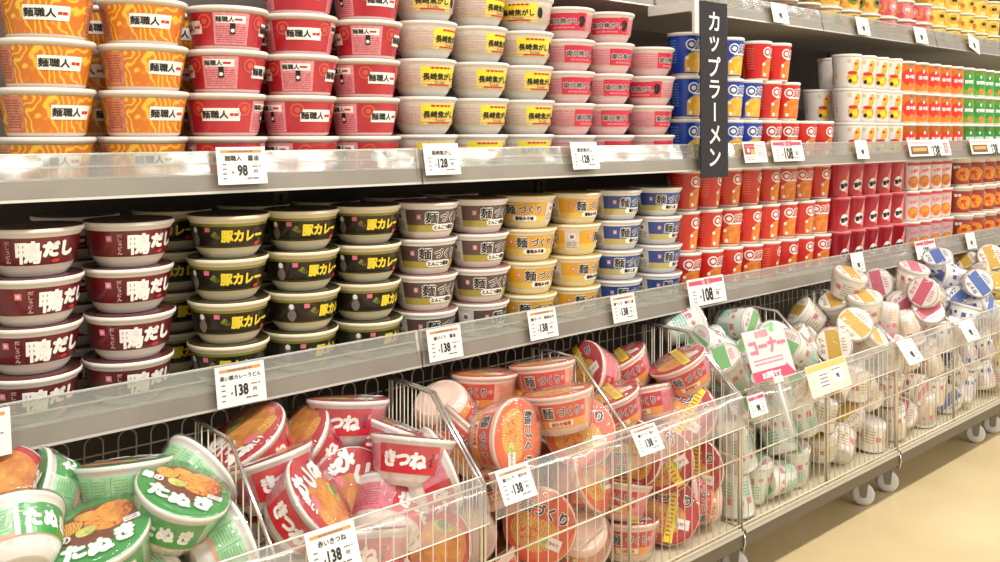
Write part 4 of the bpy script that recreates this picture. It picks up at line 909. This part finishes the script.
 ('minigreen', 1.7207, 1.2465, 0.2439, 0.0597, 0.255, 0.9605, 0.0938, 'white and green cup lowest in the green cup bin, leftmost there', 'goods heaped in the green cup bin'),
 ('minigreen', 1.9758, 1.245, 0.2428, 0.8378, -0.1544, 0.0747, -0.5183, 'white and green cup lower middle of the green cup bin, rightmost there', 'goods heaped in the green cup bin'),
 ('minigreen', 1.8472, 1.1952, 0.3363, 0.8665, 0.192, -0.437, -0.1461, 'white and green cup upper middle of the green cup bin, second from left there', 'goods heaped in the green cup bin'),
 ('minigreen', 1.9516, 1.3919, 0.3854, 0.7225, 0.2998, 0.2433, -0.5735, 'white and green cup high in the green cup bin, fifth from left there', 'goods heaped in the green cup bin'),
 ('minigreen', 2.0208, 1.2284, 0.3838, 0.4823, 0.6659, -0.0548, -0.5665, 'white and green cup high in the green cup bin, rightmost there', 'goods heaped in the green cup bin'),
 ('minigreen', 1.912, 1.1732, 0.3508, 0.7208, 0.1511, -0.2218, -0.6391, 'white and green cup high in the green cup bin, fourth from left there', 'goods heaped in the green cup bin'),
 ('minigreen', 1.8203, 1.3833, 0.4665, 0.7128, 0.3586, 0.5924, 0.1115, 'white and green cup high in the green cup bin, third from left there', 'goods heaped in the green cup bin'),
 ('minigreen', 1.7878, 1.2942, 0.4092, 0.4846, 0.5408, -0.2404, -0.6441, 'white and green cup high in the green cup bin, leftmost there', 'goods heaped in the green cup bin'),
 ('miniyellow', 2.2258, 1.2036, 0.4393, 0.6822, 0.4906, -0.3986, -0.3675, 'white cup with mustard lid panel facing front', 'goods heaped in the mustard-lid cup bin'),
 ('miniyellow', 2.3739, 1.2649, 0.4752, 0.8618, 0.0814, -0.2498, -0.4338, 'white cup lid up at the back of the mustard bin', 'goods heaped in the mustard-lid cup bin'),
 ('miniyellow', 2.3137, 1.2063, 0.4628, 0.8492, 0.3273, -0.4079, -0.0725, 'white cup with tilted mustard lid, right of the front-facing one', 'goods heaped in the mustard-lid cup bin'),
 ('miniyellow', 2.3047, 1.2993, 0.4621, 0.8563, -0.2041, -0.3906, -0.2695, 'white cup lying left at the back left of the mustard bin', 'goods heaped in the mustard-lid cup bin'),
 ('miniyellow', 2.1153, 1.2234, 0.4241, 0.9392, -0.2368, -0.2358, -0.0796, 'white cup lying left beside the pink card', 'goods heaped in the mustard-lid cup bin'),
 ('miniyellow', 2.3521, 1.2122, 0.4032, 0.8834, 0.321, 0.1612, -0.3011, 'white cup lying right at the second double arm', 'goods heaped in the mustard-lid cup bin'),
 ('miniyellow', 2.36, 1.257, 0.5454, 0.9294, 0.1847, 0.0419, -0.3168, 'white cup behind the sloping arm at the back', 'goods heaped in the mustard-lid cup bin'),
 ('miniyellow', 2.3686, 1.1991, 0.4878, 0.9273, 0.1172, -0.1092, -0.3384, 'white cup between the sloping arm and the back wires', 'goods heaped in the mustard-lid cup bin'),
 ('miniyellow', 2.1012, 1.1695, 0.3323, 0.1356, -0.725, -0.674, -0.0412, 'white cup lower middle of the mustard-lid cup bin, leftmost there', 'goods heaped in the mustard-lid cup bin'),
 ('miniyellow', 2.3487, 1.3038, 0.3169, 0.3892, 0.7908, 0.0364, -0.4711, 'white cup upper middle of the mustard-lid cup bin, seventh from left there', 'goods heaped in the mustard-lid cup bin'),
 ('miniyellow', 2.3536, 1.1696, 0.2235, 0.0615, -0.6842, -0.7179, -0.1129, 'white cup lowest in the mustard-lid cup bin, rightmost there', 'goods heaped in the mustard-lid cup bin'),
 ('miniyellow', 2.3289, 1.1915, 0.3318, 0.2787, 0.3001, 0.9069, 0.0992, 'white cup upper middle of the mustard-lid cup bin, rightmost there', 'goods heaped in the mustard-lid cup bin'),
 ('miniyellow', 2.1144, 1.1843, 0.1816, 0.8389, 0.1189, -0.1169, -0.5181, 'white cup lower middle of the mustard-lid cup bin, second from left there', 'goods heaped in the mustard-lid cup bin'),
 ('miniyellow', 2.2857, 1.3865, 0.3776, 0.1675, 0.7119, 0.6134, -0.2982, 'white cup upper middle of the mustard-lid cup bin, fifth from left there', 'goods heaped in the mustard-lid cup bin'),
 ('miniyellow', 2.2053, 1.1703, 0.3827, 0.4322, 0.0558, -0.8902, -0.1331, 'white cup upper middle of the mustard-lid cup bin, third from left there', 'goods heaped in the mustard-lid cup bin'),
 ('miniyellow', 2.1786, 1.2091, 0.3169, 0.1761, -0.3355, -0.9082, -0.1777, 'white cup lower middle of the mustard-lid cup bin, third from left there', 'goods heaped in the mustard-lid cup bin'),
 ('miniyellow', 2.2845, 1.1936, 0.2333, 0.474, 0.4622, -0.1382, -0.7366, 'white cup lower middle of the mustard-lid cup bin, rightmost there', 'goods heaped in the mustard-lid cup bin'),
 ('miniyellow', 2.1644, 1.1668, 0.1701, 0.4012, 0.2509, 0.363, 0.8027, 'white cup lowest in the mustard-lid cup bin, leftmost there', 'goods heaped in the mustard-lid cup bin'),
 ('miniyellow', 2.2614, 1.1697, 0.3761, 0.0349, -0.3012, -0.9457, -0.1175, 'white cup upper middle of the mustard-lid cup bin, fourth from left there', 'goods heaped in the mustard-lid cup bin'),
 ('miniyellow', 2.2372, 1.2884, 0.4152, 0.4117, 0.4318, 0.6838, 0.4202, 'white cup high in the mustard-lid cup bin, fourth from left there', 'goods heaped in the mustard-lid cup bin'),
 ('miniyellow', 2.16, 1.2908, 0.3123, 0.9378, 0.064, 0.2297, -0.2522, 'white cup upper middle of the mustard-lid cup bin, second from left there', 'goods heaped in the mustard-lid cup bin'),
 ('miniyellow', 2.0896, 1.2701, 0.38, 0.3265, 0.1692, 0.8233, -0.4324, 'white cup upper middle of the mustard-lid cup bin, leftmost there', 'goods heaped in the mustard-lid cup bin'),
 ('miniyellow', 2.2232, 1.3595, 0.4345, 0.581, 0.4238, -0.5527, -0.4211, 'white cup high in the mustard-lid cup bin, second from left there', 'goods heaped in the mustard-lid cup bin'),
 ('miniyellow', 2.3234, 1.3126, 0.358, 0.8737, -0.1349, 0.24, -0.401, 'white cup high in the mustard-lid cup bin, fifth from left there', 'goods heaped in the mustard-lid cup bin'),
 ('miniyellow', 2.0768, 1.3552, 0.4131, 0.8824, -0.2092, 0.2109, -0.3648, 'white cup high in the mustard-lid cup bin, leftmost there', 'goods heaped in the mustard-lid cup bin'),
 ('miniyellow', 2.3471, 1.2095, 0.3584, 0.5696, 0.1317, -0.5181, -0.6243, 'white cup upper middle of the mustard-lid cup bin, sixth from left there', 'goods heaped in the mustard-lid cup bin'),
 ('miniyellow', 2.1666, 1.2963, 0.41, 0.8211, 0.2389, 0.4802, -0.1955, 'white cup high in the mustard-lid cup bin, third from left there', 'goods heaped in the mustard-lid cup bin'),
 ('miniyellow', 2.3583, 1.3739, 0.4979, 0.0257, 0.5832, 0.8108, -0.0428, 'white cup high in the mustard-lid cup bin, rightmost there', 'goods heaped in the mustard-lid cup bin'),
 ('minipink', 2.7683, 1.3396, 0.523, 0.6582, 0.4526, -0.4686, -0.3773, 'cup with round pink lid facing front at the back left', 'goods heaped in the pink-lid cup bin'),
 ('minipink', 2.5305, 1.2179, 0.5116, 0.0691, -0.5649, -0.8221, 0.0189, 'white cup standing upside down by the double arm', 'goods heaped in the pink-lid cup bin'),
 ('minipink', 2.6024, 1.2106, 0.4717, 0.1629, 0.7597, 0.6295, 0.0099, 'white cup upside down leaning right, beside the first', 'goods heaped in the pink-lid cup bin'),
 ('minipink', 2.7694, 1.1833, 0.5057, 0.4548, 0.5146, -0.3315, -0.6469, 'cup with pink lid stripe facing front, in the middle', 'goods heaped in the pink-lid cup bin'),
 ('minipink', 2.7509, 1.2161, 0.4211, 0.5552, 0.4341, 0.0258, -0.7089, 'cup with plain white lid facing up near the guard', 'goods heaped in the pink-lid cup bin'),
 ('minipink', 2.7503, 1.3175, 0.4681, 0.5183, 0.6576, 0.1307, -0.5308, 'cup with pink lid half hidden behind the upside-down cup', 'goods heaped in the pink-lid cup bin'),
 ('minipink', 2.7407, 1.2515, 0.5074, 0.8845, 0.1509, 0.0154, -0.4413, 'white cup at the back of the pink cup bin', 'goods heaped in the pink-lid cup bin'),
 ('minipink', 2.6098, 1.203, 0.1756, 0.6165, 0.4982, -0.285, -0.539, 'white and pink cup lowest in the pink-lid cup bin, third from left there', 'goods heaped in the pink-lid cup bin'),
 ('minipink', 2.5082, 1.3058, 0.1938, 0.4408, 0.7235, 0.062, -0.5276, 'white and pink cup lowest in the pink-lid cup bin, leftmost there', 'goods heaped in the pink-lid cup bin'),
 ('minipink', 2.5909, 1.2308, 0.2757, 0.537, 0.602, 0.4706, -0.3573, 'white and pink cup lower middle of the pink-lid cup bin, second from left there', 'goods heaped in the pink-lid cup bin'),
 ('minipink', 2.6549, 1.1698, 0.2406, 0.0103, 0.5633, 0.818, 0.1161, 'white and pink cup lowest in the pink-lid cup bin, rightmost there', 'goods heaped in the pink-lid cup bin'),
 ('minipink', 2.4591, 1.1929, 0.2433, 0.9655, 0.0738, 0.0386, -0.2467, 'white and pink cup lower middle of the pink-lid cup bin, leftmost there', 'goods heaped in the pink-lid cup bin'),
 ('minipink', 2.7353, 1.1784, 0.1896, 0.6613, 0.0088, -0.0249, -0.7496, 'white and pink cup lower middle of the pink-lid cup bin, rightmost there', 'goods heaped in the pink-lid cup bin'),
 ('minipink', 2.5633, 1.1513, 0.3686, 0.4633, -0.5766, -0.6278, -0.2423, 'white and pink cup upper middle of the pink-lid cup bin, second from left there', 'goods heaped in the pink-lid cup bin'),
 ('minipink', 2.7243, 1.1688, 0.2884, 0.7222, 0.0141, -0.2239, -0.6543, 'white and pink cup upper middle of the pink-lid cup bin, rightmost there', 'goods heaped in the pink-lid cup bin'),
 ('minipink', 2.4843, 1.1754, 0.15, 0.9193, 0.0041, -0.0922, -0.3825, 'white and pink cup lowest in the pink-lid cup bin, second from left there', 'goods heaped in the pink-lid cup bin'),
 ('minipink', 2.449, 1.258, 0.304, 0.8464, -0.1353, 0.1217, -0.5005, 'white and pink cup upper middle of the pink-lid cup bin, leftmost there', 'goods heaped in the pink-lid cup bin'),
 ('minipink', 2.519, 1.327, 0.4077, 0.705, 0.2248, -0.4888, -0.4621, 'white and pink cup high in the pink-lid cup bin, second from left there', 'goods heaped in the pink-lid cup bin'),
 ('minipink', 2.4778, 1.1799, 0.3359, 0.7954, 0.0532, -0.0781, -0.5987, 'white and pink cup high in the pink-lid cup bin, leftmost there', 'goods heaped in the pink-lid cup bin'),
 ('minipink', 2.663, 1.3305, 0.4597, 0.5387, 0.8149, -0.1426, -0.1593, 'white and pink cup high in the pink-lid cup bin, rightmost there', 'goods heaped in the pink-lid cup bin'),
 ('miniblue', 3.1216, 1.2357, 0.5072, 0.7181, -0.1606, -0.5903, -0.3318, 'white cup lying with blue lid turned left, at the back', 'goods heaped in the blue-lid cup bin'),
 ('miniblue', 3.123, 1.2813, 0.4286, 0.5182, 0.5907, -0.0316, -0.6177, 'cup with blue lid stripe facing front', 'goods heaped in the blue-lid cup bin'),
 ('miniblue', 3.122, 1.2238, 0.4971, 0.7678, 0.4774, -0.4154, -0.0999, 'cup with round lid facing front at the right end of its bin', 'goods heaped in the blue-lid cup bin'),
 ('miniblue', 3.0963, 1.2325, 0.4174, 0.7393, 0.5276, 0.2525, -0.3336, 'white cup with blue marks lying right near the guard', 'goods heaped in the blue-lid cup bin'),
 ('miniblue', 3.1166, 1.3009, 0.5128, 0.8573, 0.133, -0.2599, -0.424, 'white cup at the back left of the blue cup bin', 'goods heaped in the blue-lid cup bin'),
 ('miniblue', 3.113, 1.1697, 0.273, 0.6363, 0.0974, -0.2169, -0.7339, 'white and blue cup upper middle of the blue-lid cup bin, rightmost there', 'goods heaped in the blue-lid cup bin'),
 ('miniblue', 2.892, 1.2686, 0.2628, 0.9276, 0.0406, -0.3118, -0.2019, 'white and blue cup lower middle of the blue-lid cup bin, leftmost there', 'goods heaped in the blue-lid cup bin'),
 ('miniblue', 2.909, 1.1667, 0.408, 0.1238, -0.4619, -0.841, -0.2531, 'white and blue cup upper middle of the blue-lid cup bin, second from left there', 'goods heaped in the blue-lid cup bin'),
 ('miniblue', 2.8348, 1.2749, 0.1502, 0.634, 0.0133, -0.0525, -0.7714, 'white and blue cup lowest in the blue-lid cup bin, leftmost there', 'goods heaped in the blue-lid cup bin'),
 ('miniblue', 2.9145, 1.1696, 0.1572, 0.8962, -0.175, 0.1453, -0.381, 'white and blue cup lowest in the blue-lid cup bin, third from left there', 'goods heaped in the blue-lid cup bin'),
 ('miniblue', 2.9911, 1.198, 0.3351, 0.0872, 0.7547, 0.6456, -0.078, 'white and blue cup lower middle of the blue-lid cup bin, third from left there', 'goods heaped in the blue-lid cup bin'),
 ('miniblue', 3.0082, 1.2532, 0.4017, 0.3508, 0.5513, 0.7535, 0.072, 'white and blue cup upper middle of the blue-lid cup bin, third from left there', 'goods heaped in the blue-lid cup bin'),
 ('miniblue', 3.1074, 1.1685, 0.1726, 0.943, -0.0991, -0.103, -0.3007, 'white and blue cup lower middle of the blue-lid cup bin, rightmost there', 'goods heaped in the blue-lid cup bin'),
 ('miniblue', 2.9047, 1.1709, 0.2454, 0.4886, 0.3153, -0.289, -0.7604, 'white and blue cup lower middle of the blue-lid cup bin, second from left there', 'goods heaped in the blue-lid cup bin'),
 ('miniblue', 2.827, 1.1794, 0.326, 0.6899, -0.1302, -0.1175, -0.7024, 'white and blue cup upper middle of the blue-lid cup bin, leftmost there', 'goods heaped in the blue-lid cup bin'),
 ('miniblue', 3.0295, 1.2032, 0.1482, 0.9126, 0.012, -0.0596, -0.4044, 'white and blue cup lowest in the blue-lid cup bin, rightmost there', 'goods heaped in the blue-lid cup bin'),
 ('miniblue', 2.8787, 1.2262, 0.2019, 0.4609, 0.7599, 0.0059, -0.4583, 'white and blue cup lowest in the blue-lid cup bin, second from left there', 'goods heaped in the blue-lid cup bin'),
 ('miniblue', 3.0464, 1.345, 0.4124, 0.7137, 0.0997, -0.1466, -0.6776, 'white and blue cup high in the blue-lid cup bin, rightmost there', 'goods heaped in the blue-lid cup bin'),
 ('miniblue', 2.9777, 1.1921, 0.3631, 0.7246, -0.0349, 0.1249, -0.6768, 'white and blue cup high in the blue-lid cup bin, third from left there', 'goods heaped in the blue-lid cup bin'),
 ('miniblue', 2.9351, 1.3776, 0.5161, 0.1013, 0.5054, 0.8568, -0.0142, 'white and blue cup high in the blue-lid cup bin, leftmost there', 'goods heaped in the blue-lid cup bin'),
 ('miniblue', 2.9812, 1.2977, 0.3891, 0.8295, 0.0942, 0.1214, -0.537, 'white and blue cup high in the blue-lid cup bin, second from left there', 'goods heaped in the blue-lid cup bin'),
 ('minigold', 3.4924, 1.3497, 0.4652, 0.8342, 0.1038, -0.3241, -0.434, 'yellow cup lid up at the back left of the yellow bin', 'goods heaped in the yellow cup bin'),
 ('minigold', 3.4938, 1.311, 0.5285, 0.7629, 0.4657, -0.3584, -0.2695, 'yellow cup with lid facing front at the back of the yellow bin', 'goods heaped in the yellow cup bin'),
 ('minigold', 3.407, 1.2553, 0.4464, 0.9006, -0.1339, -0.3744, -0.1756, 'yellow cup tilted left, middle of the yellow bin', 'goods heaped in the yellow cup bin'),
 ('minigold', 3.4827, 1.2894, 0.4626, 0.7888, 0.4513, 0.107, -0.4033, 'yellow cup tilted right near the right picture edge', 'goods heaped in the yellow cup bin'),
 ('minigold', 3.3601, 1.2306, 0.4155, 0.8425, 0.2424, -0.14, -0.4602, 'yellow cup upright by the guard at the right picture edge', 'goods heaped in the yellow cup bin'),
 ('minigold', 3.1921, 1.1466, 0.392, 0.3137, -0.5525, -0.6122, -0.4707, 'yellow cup upper middle of the yellow cup bin, leftmost there', 'goods heaped in the yellow cup bin'),
 ('minigold', 3.2591, 1.1611, 0.3367, 0.015, -0.2705, -0.3119, -0.9107, 'yellow cup upper middle of the yellow cup bin, rightmost there', 'goods heaped in the yellow cup bin'),
 ('minigold', 3.2541, 1.2004, 0.19, 0.6188, 0.4929, -0.511, -0.3362, 'yellow cup lowest in the yellow cup bin, leftmost there', 'goods heaped in the yellow cup bin'),
 ('minigold', 3.2152, 1.1756, 0.2335, 0.8524, -0.1122, 0.1356, -0.4924, 'yellow cup lower middle of the yellow cup bin, leftmost there', 'goods heaped in the yellow cup bin'),
]
# ------------------------------------------------------------ heaps in the bins
for i, (k, x, y, z, qw, qx, qy, qz, lab, grp) in enumerate(HEAP):
    place(k, (x, y, z), Quaternion((qw, qx, qy, qz)), lab, grp)

# ------------------------------------------------------------ shop lighting
def area(name, loc, sx, sy, power, col=(1, .955, .88), rot=(0, 0, 0)):
    l = bpy.data.lights.new(name, 'AREA'); l.shape = 'RECTANGLE'; l.size = sx; l.size_y = sy; l.energy = power; l.color = col
    o = bpy.data.objects.new(name, l); C.objects.link(o); o.location = loc; o.rotation_euler = rot; return o
for i, x in enumerate((-1.6, .2, 2.0, 3.8, 5.6)):
    area('ceiling_tube_light', (x, .15, 2.75), 1.25, .16, LP)
    area('ceiling_tube_light', (x+2.6, -2.75, 2.75), 1.25, .16, LP*1.2)
w = bpy.data.worlds.new('store'); S.world = w; w.use_nodes = True
w.node_tree.nodes['Background'].inputs[0].default_value = (1, .95, .87, 1); w.node_tree.nodes['Background'].inputs[1].default_value = WP

cam = bpy.data.cameras.new('camera'); co = bpy.data.objects.new('camera', cam); C.objects.link(co)
cam.sensor_width = 36; cam.lens = 36*900/1000; cam.shift_y = -149/1000; cam.clip_start = .02
co.location = (0, 0, H); co.rotation_euler = (pi/2, 0, -R(90-48.9))
S.camera = co
S.view_settings.view_transform = 'Standard'; S.view_settings.look = 'None'; S.view_settings.gamma = 1; S.view_settings.use_curve_mapping = False
S.view_settings.exposure = EXPO
